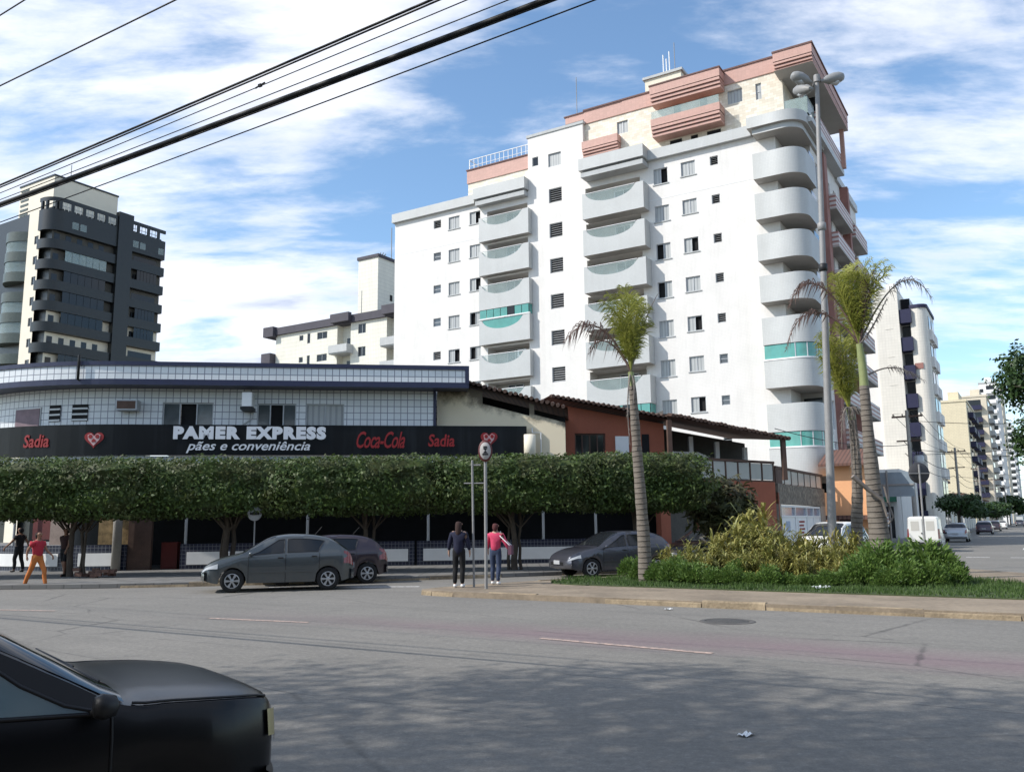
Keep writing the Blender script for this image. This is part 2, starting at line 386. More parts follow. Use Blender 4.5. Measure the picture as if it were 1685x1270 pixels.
def window(root, u0,u1,z0,z1, fr=FRONT, d=.10, nv=2, nh=1, frame='alu', pane='curtain', t=.05, dark_leaf=None, sill=None):
    """a window is a frame part with its pane as a sub-part"""
    mb=MB(); e=t
    fbox(mb,fr,u0,u1,d-.03,d+.04,z1-e,z1); fbox(mb,fr,u0,u1,d-.03,d+.04,z0,z0+e)
    fbox(mb,fr,u0,u0+e,d-.028,d+.04,z0+e,z1-e); fbox(mb,fr,u1-e,u1,d-.028,d+.04,z0+e,z1-e)
    for i in range(1,nv):
        c=u0+(u1-u0)*i/nv; fbox(mb,fr,c-e*.45,c+e*.45,d-.02,d+.03,z0+e,z1-e)
    for i in range(1,nh):
        c=z0+(z1-z0)*i/nh; fbox(mb,fr,u0+e,u1-e,d-.016,d+.028,c-e*.4,c+e*.4)
    f=mb.build('window',K[frame],root)
    p=MB(); mats=[K[pane],K['dark']]
    for i in range(nv):
        a=u0+(u1-u0)*i/nv+.01; b=u0+(u1-u0)*(i+1)/nv-.01; mi=1 if dark_leaf==i else 0
        p.face([fr(a,d+.015+.14*mi,z0+.02),fr(b,d+.015+.14*mi,z0+.02),fr(b,d+.015+.14*mi,z1-.02),fr(a,d+.015+.14*mi,z1-.02)],uv=[(a,z0),(b,z0),(b,z1),(a,z1)],mi=mi)
    p.build('pane',mats,f)
    if sill:
        s=MB(); fbox(s,fr,u0-.08,u1+.08,-.06,d,z0-.07,z0); s.build('sill',K[sill],f)
    return f
def louvre(root,u0,u1,z0,z1,fr=FRONT,n=6,d=.10,mat='alu'):
    mb=MB(); e=.05
    fbox(mb,fr,u0,u1,d,d+.06,z1-e,z1); fbox(mb,fr,u0,u1,d,d+.06,z0,z0+e)
    fbox(mb,fr,u0,u0+e,d+.002,d+.06,z0+e,z1-e); fbox(mb,fr,u1-e,u1,d+.002,d+.06,z0+e,z1-e)
    h=(z1-z0-2*e)/n
    for i in range(n):
        a=z0+e+h*i
        mb.face([fr(u0+e,d-.02,a+h*.08),fr(u1-e,d-.02,a+h*.08),fr(u1-e,d+.07,a+h*.5),fr(u0+e,d+.07,a+h*.5)])
    f=mb.build('louvre_window',K[mat],root)
    p=MB(); p.face([fr(u0,d+.12,z0),fr(u1,d+.12,z0),fr(u1,d+.12,z1),fr(u0,d+.12,z1)]); p.build('shaft',K['dark'],f); return f
def ac_unit(root, x, z, y0, name='air_conditioner', w=.8, h=.55, d=.35):
    mb=MB(); mb.box(x,x+w,y0-d,y0,z,z+h); o=mb.build(name,K['white_trim'],root)
    g=MB(); g.lathe([(.02,-.012),(.2,-.012),(.22,0)],16,(x+w*.42,y0-d,z+h*.5),axis='y'); g.build('fan_grille',K['black'],o); return o

# ---------------------------------------------------------------- the white apartment tower on the corner
A0=56.76; FH=2.85
tower=thing('apartment_tower','white nine storey apartment tower with grey balconies and pink penthouse','apartment building',G(A0,20),-TH)
X=lambda s:20-s
fl=range(0,9)
holes=[]; wins=[]
rnd=random.Random(5)
for k in fl:
    dz=-FH*k
    wins+=[('A',X(22.27),X(21.18),26.07+dz,27.26+dz,2),('B',X(20.16),X(19.1),26.24+dz,27.3+dz,2),
           ('E',X(40.72),X(39.61),26.22+dz,27.3+dz,2),('F',X(38.58),X(37.52),26.24+dz,27.3+dz,2),
           ('C',X(18.0),X(17.42),26.58+dz,27.24+dz,1),('D',X(42.28),X(41.52),26.6+dz,27.3+dz,1)]
    holes.append((X(27.85),X(23.35),24.3+dz,27.0+dz,1.3))
    holes.append((X(36.85),X(33.0),24.3+dz,27.0+dz,1.2))
holes+=[(w[1],w[2],w[3],w[4]) for w in wins]
st=[(X(31.04),X(29.9),26.53-FH*k,27.68-FH*k) for k in range(0,8)]
holes+=st
holes+=[(X(31.04),X(29.9),29.5,30.6),(X(32.5),X(31.95),29.9,30.66)]
w=MB()
HT=27.95
w.wall(X(46.5),X(32.9),0,HT,[h for h in holes if h[1]<=X(32.9)],mi=0)
w.wall(X(32.9),X(27.95),0,32.4,[h for h in holes if X(32.9)<=h[0] and h[1]<=X(27.95)],mi=0)
w.wall(X(27.95),X(13.4),0,HT,[h for h in holes if h[0]>=X(27.95)],mi=0)
# recess backs, hidden sides and roofs
for k in fl:
    dz=-FH*k
    for a,b,dd in ((X(27.85),X(23.35),1.3),(X(36.85),X(33.0),1.2)):
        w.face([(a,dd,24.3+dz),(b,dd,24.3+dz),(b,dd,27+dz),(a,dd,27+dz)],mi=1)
w.face([(X(46.5),14,0),(X(46.5),0,0),(X(46.5),0,HT),(X(46.5),14,HT)],mi=0)
w.face([(X(46.5),14,0),(X(46.5),14,HT),(X(11.7),20,HT),(X(11.7),20,0)],mi=0)
w.face([(X(13.4),0,0),(X(13.4),2.74,0),(X(13.4),2.74,HT),(X(13.4),0,HT)],mi=0)
w.face([(X(13.4),2.74,0),(X(11.7),2.74,0),(X(11.7),2.74,HT),(X(13.4),2.74,HT)],mi=1)
w.face([(X(46.5),0,HT),(X(11.7),0.02,HT),(X(11.7),20,HT),(X(46.5),14,HT)],mi=1)
# stair tower sides above the roof
w.face([(X(27.95),0,HT),(X(27.95),5.2,HT),(X(27.95),5.2,32.4),(X(27.95),0,32.4)],mi=0)
w.face([(X(32.9),5.2,HT),(X(32.9),0,HT),(X(32.9),0,32.4),(X(32.9),5.2,32.4)],mi=0)
w.face([(X(32.9),0,32.4),(X(27.95),0,32.4),(X(27.95),5.2,32.4),(X(32.9),5.2,32.4)],mi=1)
w.build('wall',[K['white_tile_wall'],K['soffit']],tower)
for nm,a,b,c,d,nv in wins:
    dl=rnd.choice([None,None,None,0,1]) if nv==2 else None
    if nv==2: window(tower,a,b,c,d,nv=2,dark_leaf=dl,sill='grey_conc')
    elif rnd.random()<.5: louvre(tower,a,b,c,d,n=4)
    else: window(tower,a,b,c,d,nv=1,nh=2,pane='glass')
for a,b,c,d in st: louvre(tower,a,b,c,d)
window(tower,X(31.04),X(29.9),29.5,30.6,nv=1,nh=1); window(tower,X(32.5),X(31.95),29.9,30.66,nv=1,pane='glass_dark')
# band seams cut by the storey joint under the top floor
j=MB(); j.box(X(22.9),X(15.0),-.012,0,24.93,24.97); j.box(X(46.5),X(37.6),-.012,0,24.93,24.97); j.build('storey_joint',K['white_trim'],tower)
c=MB(); c.box(X(33.0),X(27.85),-.08,5.3,32.4,32.62); c.build('coping',K['grey_conc'],tower)
# grey cornice slabs
def parapet_run(mb,x0,x1,y0,y1,z0,z1): mb.box(x0,x1,y0,y1,z0,z1)
c=MB(); c.box(X(46.65),X(37.95),-.30,.25,27.9,28.68); c.box(X(46.65),X(46.4),.25,14,27.9,28.68); c.build('cornice',K['grey_parapet'],tower)
c=MB(); c.box(X(22.9),X(14.95),-.34,.2,27.95,28.72); c.build('cornice',K['grey_parapet'],tower)
def canopy(x0,x1,pr):
    o=MB(); o.box(x0,x1,-pr-.12,.3,28.02,28.95); m=o.build('balcony_canopy',K['grey_parapet'],tower)
    u=MB(); u.box(x0+.12,x1-.1,-pr+.02,.3,27.5,27.86); u.box(x0+.2,x1-.2,-pr+.25,.3,27.86,28.02); u.build('canopy_slab',K['grey_conc'],m)
canopy(X(37.75),X(32.85),.62); canopy(X(27.8),X(22.55),1.1)
def scoop_balcony(x0,x1,pr,zb,zt,enclosed=False,ac=False,left_glass=False):
    xc=x0+(x1-x0)*.46; hw=(x1-x0)*.40; dp=.86; t=.11
    N=26; us=[x0+(x1-x0)*i/N for i in range(N+1)]
    top=lambda u: zt-dp*sqrt(max(0,1-((u-xc)/hw)**2))*(1.0)
    mb=MB()
    mb.grid([[(u,-pr,zb) for u in us],[(u,-pr,top(u)) for u in us]],uvs=[[(u,zb) for u in us],[(u,top(u)) for u in us]],sm=False)
    mb.grid([[(u,-pr+t,top(u)) for u in us],[(u,-pr+t,zb) for u in us]],uvs=[[(u,top(u)) for u in us],[(u,zb) for u in us]],sm=False)
    mb.grid([[(u,-pr,top(u)) for u in us],[(u,-pr+t,top(u)) for u in us]],sm=False,mi=1)
    mb.face([(x1,-pr,zb),(x1,0,zb),(x1,0,zt),(x1,-pr,zt)]); mb.face([(x1-t,-pr+t,zt),(x1-t,0,zt),(x1-t,0,zb),(x1-t,-pr+t,zb)])
    mb.face([(x0,0,zb),(x0,-pr,zb),(x0,-pr,zt),(x0,0,zt)]); mb.face([(x0+t,0,zb),(x0+t,0,zt),(x0+t,-pr+t,zt),(x0+t,-pr+t,zb)])
    mb.face([(x1-t,-pr+t,zt),(x1,-pr,zt),(x1,0,zt),(x1-t,0,zt)],mi=1); mb.face([(x0,-pr,zt),(x0+t,-pr+t,zt),(x0+t,0,zt),(x0,0,zt)],mi=1)
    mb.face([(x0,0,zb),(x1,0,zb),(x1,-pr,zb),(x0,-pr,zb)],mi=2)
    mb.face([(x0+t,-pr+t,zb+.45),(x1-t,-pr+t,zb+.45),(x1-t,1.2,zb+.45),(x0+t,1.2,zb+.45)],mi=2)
    b=mb.build('balcony',[K['grey_parapet'],K['white_trim'],K['soffit']],tower)
    g=MB(); us2=[xc-hw*cos(pi*i/18) for i in range(19)]
    g.grid([[(u,-pr+.05,top(u)+.004) for u in us2],[(u,-pr+.05,zt-.04) for u in us2]],sm=False)
    g.build('rail_glass',K['glass_green' if enclosed else 'glass_pale'],b)
    rl=MB(); rl.tube([(xc-hw,-pr+.05,zt-.02),(xc+hw,-pr+.05,zt-.02)],.03,6); rl.build('handrail',K['white_trim'],b)
    if enclosed:
        e=MB(); n=7
        for i in range(n):
            a=x0+.06+(x1-x0-.12)*i/n; bb=x0+.06+(x1-x0-.12)*(i+1)/n-.05
            e.box(a,bb,-pr+.04,-pr+.06,zt+.05,zb+FH-.02,mi=1 if i==4 else 0)
        e.box(x1-.08,x1-.06,-pr+.1,-.05,zt+.05,zb+FH-.02)
        e.build('balcony_glazing',[K['glass_green'],K['glass_dark']],b)
        f=MB(); f.box(x0-.02,x1+.02,-pr-.03,-pr+.12,zt,zt+.09); f.build('glazing_rail',K['white_trim'],b)
    # the door behind
    dx0=x0+(x1-x0)*.34; 
    window(tower,dx0,dx0+1.5,zb+.46,zb+2.6,d=1.14,nv=2,pane='glass_dark',t=.07)
    return b
for k in fl:
    dz=-FH*k
    scoop_balcony(X(37.3),X(32.62),.58,24.32+dz,26.36+dz,enclosed=(k==3))
    scoop_balcony(X(27.62),X(22.68),1.05,24.18+dz,26.18+dz,enclosed=(k==6))
ac_unit(tower,X(34.1),23.0-.05,.6)
for k_ in (1,4): ac_unit(tower,X(24.5),26.0-FH*k_,.9)
ac_unit(tower,X(34.3),26.1-FH*4,.7)
# corner balconies, wrapped round the street corner
def corner_path(off=0.0,a_end=59.6):
    r=1.25-off
    pts=[(X(14.72),0.0),(X(14.72)+off,-1.12+off)] if off==0 else [(X(14.72)+off,0.0),(X(14.72)+off,-1.12+off)]
    cx,cy=X(11.45)-1.25,-1.12+1.25
    for i in range(11):
        t=-pi/2+pi/2*i/10; pts.append((cx+r*cos(t),cy+r*sin(t)))
    pts.append((X(11.45)-off,a_end-A0)); return pts
def strip(mb,pts,z0,z1,mi=0,flip=False,sm=True):
    L=[0]
    for i in range(1,len(pts)): L.append(L[-1]+hypot(pts[i][0]-pts[i-1][0],pts[i][1]-pts[i-1][1]))
    a=[(p[0],p[1],z0) for p in pts]; b=[(p[0],p[1],z1) for p in pts]
    rows=[a,b] if not flip else [b,a]
    uv=[[(l,z0) for l in L],[(l,z1) for l in L]]
    mb.grid(rows,uvs=uv if not flip else uv[::-1],mi=mi,sm=sm)
def corner_balcony(zb,zt,enclosed=False):
    o=corner_path(); i_=corner_path(.12); mb=MB()
    strip(mb,o,zb,zt); strip(mb,i_,zb,zt,flip=True)
    mb.grid([[(p[0],p[1],zt) for p in o],[(p[0],p[1],zt) for p in i_]],mi=1,sm=False)
    poly=o+[(X(13.4),59.6-A0),(X(13.4),0)]
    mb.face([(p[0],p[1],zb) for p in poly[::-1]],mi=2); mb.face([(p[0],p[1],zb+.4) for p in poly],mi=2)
    b=mb.build('balcony',[K['grey_parapet'],K['white_trim'],K['soffit']],tower)
    if enclosed:
        g=MB(); q=corner_path(.06); strip(g,q,zt+.06,zb+FH-.03,sm=True); g.build('balcony_glazing',K['glass_green'],b)
        r=MB(); p0=corner_path(-.03+.0001); p1=corner_path(.14); strip(r,p0,zt,zt+.1); strip(r,p1,zt,zt+.1,flip=True); r.grid([[(p[0],p[1],zt+.1) for p in p0],[(p[0],p[1],zt+.1) for p in p1]],sm=False); r.build('glazing_rail',K['white_trim'],b)
        m=MB()
        for t in (2,6,10,12): m.box(q[t][0]-.03,q[t][0]+.03,q[t][1]-.03,q[t][1]+.03,zt+.06,zb+FH-.03)
        m.build('glazing_post',K['alu'],b)
    else:
        g=MB(); g.box(X(11.45)-.08,X(11.45)-.05,1.3,2.7,zt+.02,zt+.42); g.build('rail_glass',K['glass_blue'],b)
    mb=MB(); mb.face([(X(13.2),2.70,zb+.4),(X(12.0),2.70,zb+.4),(X(12.0),2.70,zb+2.5),(X(13.2),2.70,zb+2.5)]); mb.build('balcony_door',K['glass_dark'],tower)
for k in fl: corner_balcony(24.42-FH*k,26.22-FH*k,enclosed=k in (5,7))
def cpath2(off): 
    return [(p[0],p[1]) for p in corner_path(off,62.0)]
c=MB(); o=cpath2(-.22); i_=cpath2(.5)
strip(c,o,28.02,28.78); c.grid([[(p[0],p[1],28.78) for p in o],[(p[0],p[1],28.78) for p in i_]],mi=0,sm=False); c.face([(p[0],p[1],28.02) for p in (o+[(X(13.4),62-A0),(X(13.4),0)])[::-1]],mi=1)
q=cpath2(.06); strip(c,q,27.62,28.02); c.face([(p[0],p[1],27.62) for p in (q+[(X(13.4),62-A0),(X(13.4),0)])[::-1]],mi=1)
c.build('corner_canopy',[K['grey_parapet'],K['soffit']],tower)
# street side facade (in the shade): frame u = depth along the street, w inward, plane s = 11.7
SIDE=lambda u,w,z:(X(11.7)-w,u,z)
sh=[]
side_w=[]
for k in range(0,9):
    dz=-FH*k
    side_w+=[(4.15,5.0,24.9+dz,26.9+dz,'glass_blue'),(6.6,8.9,24.85+dz,26.85+dz,'glass_dark'),(10.2,12.4,24.85+dz,26.85+dz,'glass_dark'),(14.6,16.2,25.2+dz,26.8+dz,'glass_dark'),(17.6,19.0,25.5+dz,26.8+dz,'glass_dark')]
w=MB(); w.wall(2.74,20.0,0,HT+.6,[q[:4] for q in side_w],fr=SIDE,mi=0); w.build('wall',K['white_wall'],tower)
for a,b,c_,d,p in side_w: window(tower,a,b,c_,d,fr=SIDE,nv=2,pane=p,frame='white_trim')
for k in range(0,9):
    dz=-FH*k
    for a,b in ((6.3,12.7),(13.9,19.3)):
        m=MB(); m.box(X(11.7),X(10.85),a,b,23.95+dz,24.05+dz,mi=1); m.box(X(10.97),X(10.85),a,b,24.05+dz,25.1+dz); m.box(X(11.7),X(10.97),a,a+.1,24.05+dz,25.1+dz,mi=0); m.box(X(11.7),X(10.97),b-.1,b,24.05+dz,25.1+dz,mi=0)
        m.build('balcony',[K['brick_rib'],K['soffit']],tower)
m=MB(); m.box(X(11.7),X(11.3),5.25,6.25,0,HT); m.build('brick_pier',K['brick'],tower)
m=MB(); m.box(X(11.7),X(11.1),13.0,13.6,0,HT); m.build('brick_pier',K['brick'],tower)
# roof level at the far end of the street side
# --- penthouse
ph=MB()
PZ0,PZ1=28.0,32.5
pw=[(X(16.6),X(15.55),30.95,31.95),(X(14.6),X(14.2),30.75,31.95),(X(25.2),X(24.3),30.9,31.9)]
ph.wall(X(27.95),X(12.75),PZ0,PZ1,pw,fr=lambda u,w_,z:(u,w_+.35,z))
ph.face([(X(12.75),.35,PZ0),(X(12.75),11.5,PZ0),(X(12.75),11.5,PZ1),(X(12.75),.35,PZ1)])
ph.build('penthouse_wall',K['cream_stone'],tower)
for a,b,c_,d in pw: window(tower,a,b,c_,d,fr=lambda u,w_,z:(u,w_+.35,z),nv=2 if b-a>.6 else 1,nh=1 if b-a>.6 else 2)
ph=MB(); ph.box(X(27.95),X(12.9),.27,11.4,32.45,33.5); ph.build('penthouse_band',K['pink'],tower)
cp=MB(); cp.box(X(28.0),X(12.95),.2,11.5,33.5,33.62); cp.build('coping',K['cap'],tower)
def rib_box(name,x0,x1,y0,y1,z0,z1,rib,soffit=True,front=True):
    mb=MB(); zr=z0+rib
    mb.box(x0,x1,y0,y1,zr,z1,mi=0,skip='d')
    n=3; h=rib/n
    for i in range(n):                      # stepped ribs under the flat band
        k=.07*(n-1-i)+.03
        mb.box(x0+.02,x1-.02+0,y0+.0+ (n-1-i)*.10,y1,z0+i*h,z0+(i+1)*h-.06,mi=1)
        mb.box(x0+.05,x1-.05,y0+.14+(n-1-i)*.10,y1,z0+(i+1)*h-.06,z0+(i+1)*h,mi=2)
    return mb.build(name,[K['pink'],K['pink'],K['brick']],tower)
# pink canopy and balcony in the middle
rib_box('penthouse_canopy',X(22.0),X(16.75),-.85,.26,31.95,33.32,.75)
m=MB(); m.box(X(22.05),X(16.7),-.9,.26,33.322,33.42); m.build('coping',K['cap'],tower)
rib_box('penthouse_balcony',X(22.0),X(16.85),-.85,.34,29.45,30.75,.75)
m=MB(); m.box(X(21.95),X(16.9),-.8,-.76,30.75,31.35); m.build('rail_glass',K['glass_pale'],tower)
for a,b,z0_,z1_ in ((21.0,20.1,28.75,29.3),(19.4,18.9,28.75,29.3),(18.2,17.2,28.75,29.3),(20.6,20.1,31.35,31.9),(18.6,18.1,31.35,31.9)): m=MB(); m.box(X(a),X(b),.3,.349,z0_,z1_); m.build('vent_opening',K['dark'],tower)
# second canopy behind the stair tower
rib_box('penthouse_canopy',X(29.6),X(24.85),-.0+.3,1.5,32.25,33.4,.6)
m=MB(); m.box(X(29.7),X(24.75),.24,1.55,33.402,33.5); m.build('coping',K['cap'],tower)
rib_box('penthouse_balcony',X(27.9),X(24.9),-.35,.34,29.5,30.7,.6)
# water tank box
m=MB(); m.box(X(23.7),X(20.75),2.6,7.5,33.5,35.9); tk=m.build('tank_room',K['cream'],tower)
m=MB(); m.box(X(23.85),X(20.6),2.45,7.65,35.9,36.1); m.build('tank_room_roof',K['grey_conc'],tk)
m=MB()
for dx,h in ((0,1.6),(.25,1.2),(.5,1.75)): m.tube([(X(22.2)+dx,2.8,36.1),(X(22.2)+dx,2.8,36.1+h)],.05,6)
m.build('antenna',K['white_trim'],tk)
m=MB(); m.tube([(X(21.7),4,36.1),(X(21.7),4,39.2)],.03,5); m.tube([(X(28.9),1,33.5),(X(28.9),1,37.0)],.03,5); m.build('lightning_rod',K['steel'],tower)
# left penthouse with its rail
m=MB(); m.box(X(38.95),X(32.9),.35,8,28.0,30.0); m.build('penthouse_wall',K['cream_stone'],tower)
m=MB(); m.box(X(39.02),X(32.9),.27,8,30.0,31.12); m.build('penthouse_band',K['pink'],tower)
m=MB(); m.box(X(39.07),X(32.9),.2,8.1,31.12,31.22); m.build('coping',K['cap'],tower)
m=MB()
for i in range(15):
    x=X(38.9)+5.95*i/14; m.box(x-.02,x+.02,.5,.54,31.22,32.15)
m.box(X(38.95),X(32.95),.49,.55,32.15,32.2); m.box(X(38.95),X(32.95),.5,.54,31.6,31.63)
for i in range(8):
    y=.5+6*i/8; m.box(X(38.95),X(38.91),y,y+.04,31.22,32.15)
m.box(X(38.96),X(38.9),.55,7,32.15,32.2); m.build('roof_railing',K['white_trim'],tower)
# corner roof terrace
rib_box('terrace_canopy',X(12.95),X(10.4),-1.15,11.2,31.75,33.0,.62)
m=MB(); m.box(X(13.0),X(10.33),-1.2,11.25,33.002,33.12); m.build('coping',K['cap'],tower)
m=MB(); m.face([(X(12.95),11.2,31.74),(X(10.42),11.2,31.74),(X(10.42),-1.1,31.74),(X(12.95),-1.1,31.74)]); m.build('canopy_soffit',K['soffit'],tower)
m=MB(); m.box(X(11.0),X(10.7),10.6,10.95,28.6,31.75); m.build('terrace_column',K['pink'],tower)
m=MB(); m.box(X(11.15),X(11.0),2.2,11.2,28.6,29.75); m.build('terrace_parapet',K['brick_rib'],tower)
m=MB(); m.box(X(12.7),X(11.2),.3,.33,28.9,30.1); m.box(X(11.2),X(11.17),.33,2.2,28.9,30.1); m.build('rail_glass',K['glass_pale'],tower)
m=MB(); m.face([(X(12.7),4,28.8),(X(11.2),4,28.8),(X(11.2),4,31.7),(X(12.7),4,31.7)]); m.build('terrace_door',K['glass_dark'],tower)
m=MB(); m.box(X(12.7),X(10.95),.2,11.3,28.2,28.6); m.box(X(12.7),X(11.5),11.3,19.9,27.98,28.6); m.build('terrace_slab',K['grey_parapet'],tower)
# ---------------------------------------------------------------- far towers
def banded(root, u0,u1,floors,z0,h,fr,dep,par,glz,wallm='dark',gap=(.0,)):
    pass
# dark balcony tower beyond the shop; right face runs along the side street
DT=at(72,500,114); DT.z=0
dk=thing('dark_apartment_tower','tall dark green apartment tower with rounded balcony bands and cream stair strip','apartment building',DT,pi/2-TH)
# local x along the side street (away), local y to the left
K['dkgreen']=Mtile('dark_green_tile',(.010,.012,.0125),(.024,.027,.028),.2,.2,.01,.35,.3)
K['dkgreen_l']=Mtile('mid_green_tile',(.085,.105,.09),(.05,.06,.05),.2,.2,.01,.4,.2)
K['cream_strip']=M('cream_tile_strip',(.72,.66,.54),.7,.06,1)
H=47.6; n=16; fh=2.95
core=MB(); core.box(.9,18.3,.9,22,0,H-1.2); core.build('wall',K['dkgreen'],dk)
def rounded(o0=0.0):
    pts=[(18.4,o0)]
    for i in range(9):
        t=-pi/2-pi/2*i/8; pts.append((2.2+ (2.2-o0)*cos(t),2.2+(2.2-o0)*sin(t)))
    pts.append((o0,2.9)); return pts
rail=rounded()
for k in range(n):
    zt=41.6-fh*k
    if zt<8: break
    for a,b,lo in ((0.0,10.4,0),(12.4,18.4,0)):
        pts=[p for p in rail if True] if a==0.0 else None
        m=MB()
        if a==0.0:
            path=[(10.4,0)]+rail[1:]; strip(m,path[::-1],zt-1.35,zt); strip(m,[(p[0]+.12 if i>4 else p[0],p[1]+.12) for i,p in enumerate(path)][::-1],zt-1.35,zt,flip=True)
            m.face([(p[0],p[1],zt-1.35) for p in path]+[(.9,2.9,zt-1.35),(.9,.9,zt-1.35),(10.4,.9,zt-1.35)])
            m.box(10.3,10.4,.0+.002,.9,zt-1.35,zt)
        else:
            m.box(a,b,0,.12,zt-1.35,zt); m.box(a,b,.12,.9,zt-1.35,zt-1.2); m.box(b-.12,b,.12,3.0,zt-1.35,zt-.002); m.box(a,a+.12,.12,.9,zt-1.2,zt-.002)
        bb=m.build('balcony',K['dkgreen'],dk)
        g=MB(); fill=rnd.random()
        if fill<.5:
            x0=a+1.0+(1.5 if a==0 else .4); x1=(b-1.6 if a==0 else b-1.2)
            N=6
            for i in range(N): g.box(x0+(x1-x0)*i/N+.05,x0+(x1-x0)*(i+1)/N,.10,.13,zt+.03,zt+fh-1.4)
            g.build('balcony_glazing',K['glass_pale' if fill<.13 else 'glass_dark'],bb)
        w_=MB()
        for i in range(5):
            x=a+1.2+(b-a-2)*i/5; w_.box(x,x+.8,.86,.897,zt-.9,zt+fh-1.9)
        w_.build('balcony_door',K['glass_dark'],bb)
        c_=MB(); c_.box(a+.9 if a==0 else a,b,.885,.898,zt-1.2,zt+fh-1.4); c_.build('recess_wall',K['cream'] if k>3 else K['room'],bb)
# solid top storeys with square openings
m=MB(); path=[(18.4,0)]+rail[1:]
ophs=[(x,x+.85) for x in (.9+2,4.0,5.1,6.2)]
top=MB()
L=[0]
strip(top,rail[::-1],42.9,45.4)
top.face([(p[0],p[1],42.9) for p in rail]+[(.9,2.9,42.9),(.9,.9,42.9),(18.4,.9,42.9)])
top.build('top_storey',K['dkgreen'],dk)
m=MB()
for x in (3.2,4.4,12.8,14.0,17.2): m.box(x,x+.95,-.02,.03,43.6,44.6)
m.build('window',K['glass_pale'],dk)
m=MB()
pts=rail[::-1]
strip(m,pts,47.1,47.65); strip(m,[(p[0]+(.15 if p[0]<.6 else 0),p[1]+.15) for p in pts],47.1,47.65,flip=True); strip(m,pts,45.4,45.9)
for x in [1.4+1.75*i for i in range(10)]: m.box(x-.22,x+.22,.002,.2,45.9,47.1)
for p in (rail[4],rail[7],rail[9]): m.box(p[0]-.05,p[0]+.3,p[1]-.05,p[1]+.3,45.9,47.1)
m.box(10.2,12.6,-.25,.6,0,48.3); m.build('roof_frame',K['dkgreen'],dk)
m=MB()
for x in [1.4+1.75*i for i in range(9)]:
    m.box(x+.55,x+.62,.05,.12,45.9,47.1); m.box(x+1.15,x+1.22,.05,.12,45.9,47.1); m.box(x+.25,x+1.5,.05,.12,46.45,46.52)
m.build('roof_lattice',K['grey_conc'],dk)
# the sunlit side: cream strip with small windows, then lighter green balconies
m=MB(); m.wall(-2.9-3.0,-2.9,0,46.6,[(-4.2,-3.2,41.2-fh*k,42.4-fh*k) for k in range(13)],fr=lambda u,w_,z:(.35+w_,-u,z)); m.face([(.35,5.9,0),(.35,5.9,46.6),(3,5.9,46.6),(3,5.9,0)]); m.build('cream_strip',K['cream_strip'],dk)
for k in range(13): window(dk,-4.2,-3.2,41.2-fh*k,42.4-fh*k,fr=lambda u,w_,z:(.35+w_,-u,z),pane='glass_dark',nv=2)
for k in range(14):
    zt=43.6-fh*k
    path=[(.9,5.95)]+[(.9-1.6*sin(pi*i/10)*1.0,5.95+6.0*i/10) for i in range(1,10)]+[(.9,11.95)]
    m=MB(); strip(m,path[::-1],zt-1.4,zt); m.face([(p[0],p[1],zt-1.4) for p in path]); m.face([(p[0],p[1],zt) for p in path[::-1]]); bb=m.build('balcony',K['dkgreen_l'],dk)
    if rnd.random()<.55:
        g=MB(); strip(g,[(p[0]+.1,p[1]) for p in path[::-1]],zt,zt+fh-1.45); g.build('balcony_glazing',K['glass_pale'],bb)
m=MB(); m.box(2,12,3.2,12,46.4,51.8); tb=m.build('tank_room',K['cream_strip'],dk)
m=MB(); m.box(1.9,12.1,3.1,12.1,51.8,52.05); m.build('tank_room_roof',K['dkgreen'],tb)
m=MB()
for i in range(6): m.box(1.93,1.997,9.6,11.6,47.2+i*.75,47.5+i*.75)
m.build('tank_louvre',K['dkgreen_l'],tb)
m=MB(); m.tube([(6,6,52),(6,6,55.5)],.06,5); m.build('lightning_rod',K['steel'],tb)

# pale low block with dark roof band, half hidden by the shop
A1=78.0
md=thing('apartment_block','pale tiled apartment block with dark roof band and square water tower','apartment building',G(A1,74),-TH)
XM=lambda s:74-s
K['pale_tile']=Mtile('pale_yellow_tile',(.78,.75,.64),(.55,.53,.47),.25,.5,.02,.6,.05,streak=.12)
K['roofband']=M('dark_roof_band',(.065,.06,.075),.7,.2,1.5)
hs=[]; z1=24.9
for k in range(7):
    d=-2.85*k
    hs+=[(XM(79.4),XM(78.7),25.1+d,25.8+d),(XM(78.0),XM(77.5),24.6+d,25.9+d),(XM(76.3),XM(74.6),24.9+d,25.8+d),(XM(69.5),XM(68.3),24.8+d,26.0+d)]
m=MB(); m.wall(XM(83.6),XM(72.9),0,26.3,[h for h in hs if h[1]<XM(72.9)]); m.wall(XM(70.7),XM(65.0),0,26.3,[h for h in hs if h[0]>XM(70.7)]); 
m.face([(XM(72.9),1.0,0),(XM(70.7),1.0,0),(XM(70.7),1.0,26.3),(XM(72.9),1.0,26.3)]); m.face([(XM(65),1.0,0),(XM(60),1.0,0),(XM(60),1.0,26.3),(XM(65),1.0,26.3)])
m.face([(XM(72.9),0,0),(XM(72.9),1,0),(XM(72.9),1,26.3),(XM(72.9),0,26.3)]); m.face([(XM(83.6),12,0),(XM(83.6),0,0),(XM(83.6),0,26.3),(XM(83.6),12,26.3)]); m.face([(XM(70.7),1,0),(XM(70.7),0,0),(XM(70.7),0,26.3),(XM(70.7),1,26.3)])
m.face([(XM(65),0,0),(XM(65),1,0),(XM(65),1,26.3),(XM(65),0,26.3)])
m.build('wall',K['pale_tile'],md)
for h in hs: window(md,*h,nv=2 if h[1]-h[0]>.8 else 1,pane='glass_dark')
m=MB(); m.box(XM(84.4),XM(59),-.35,12,26.3,27.25); m.build('roof_band',K['roofband'],md)
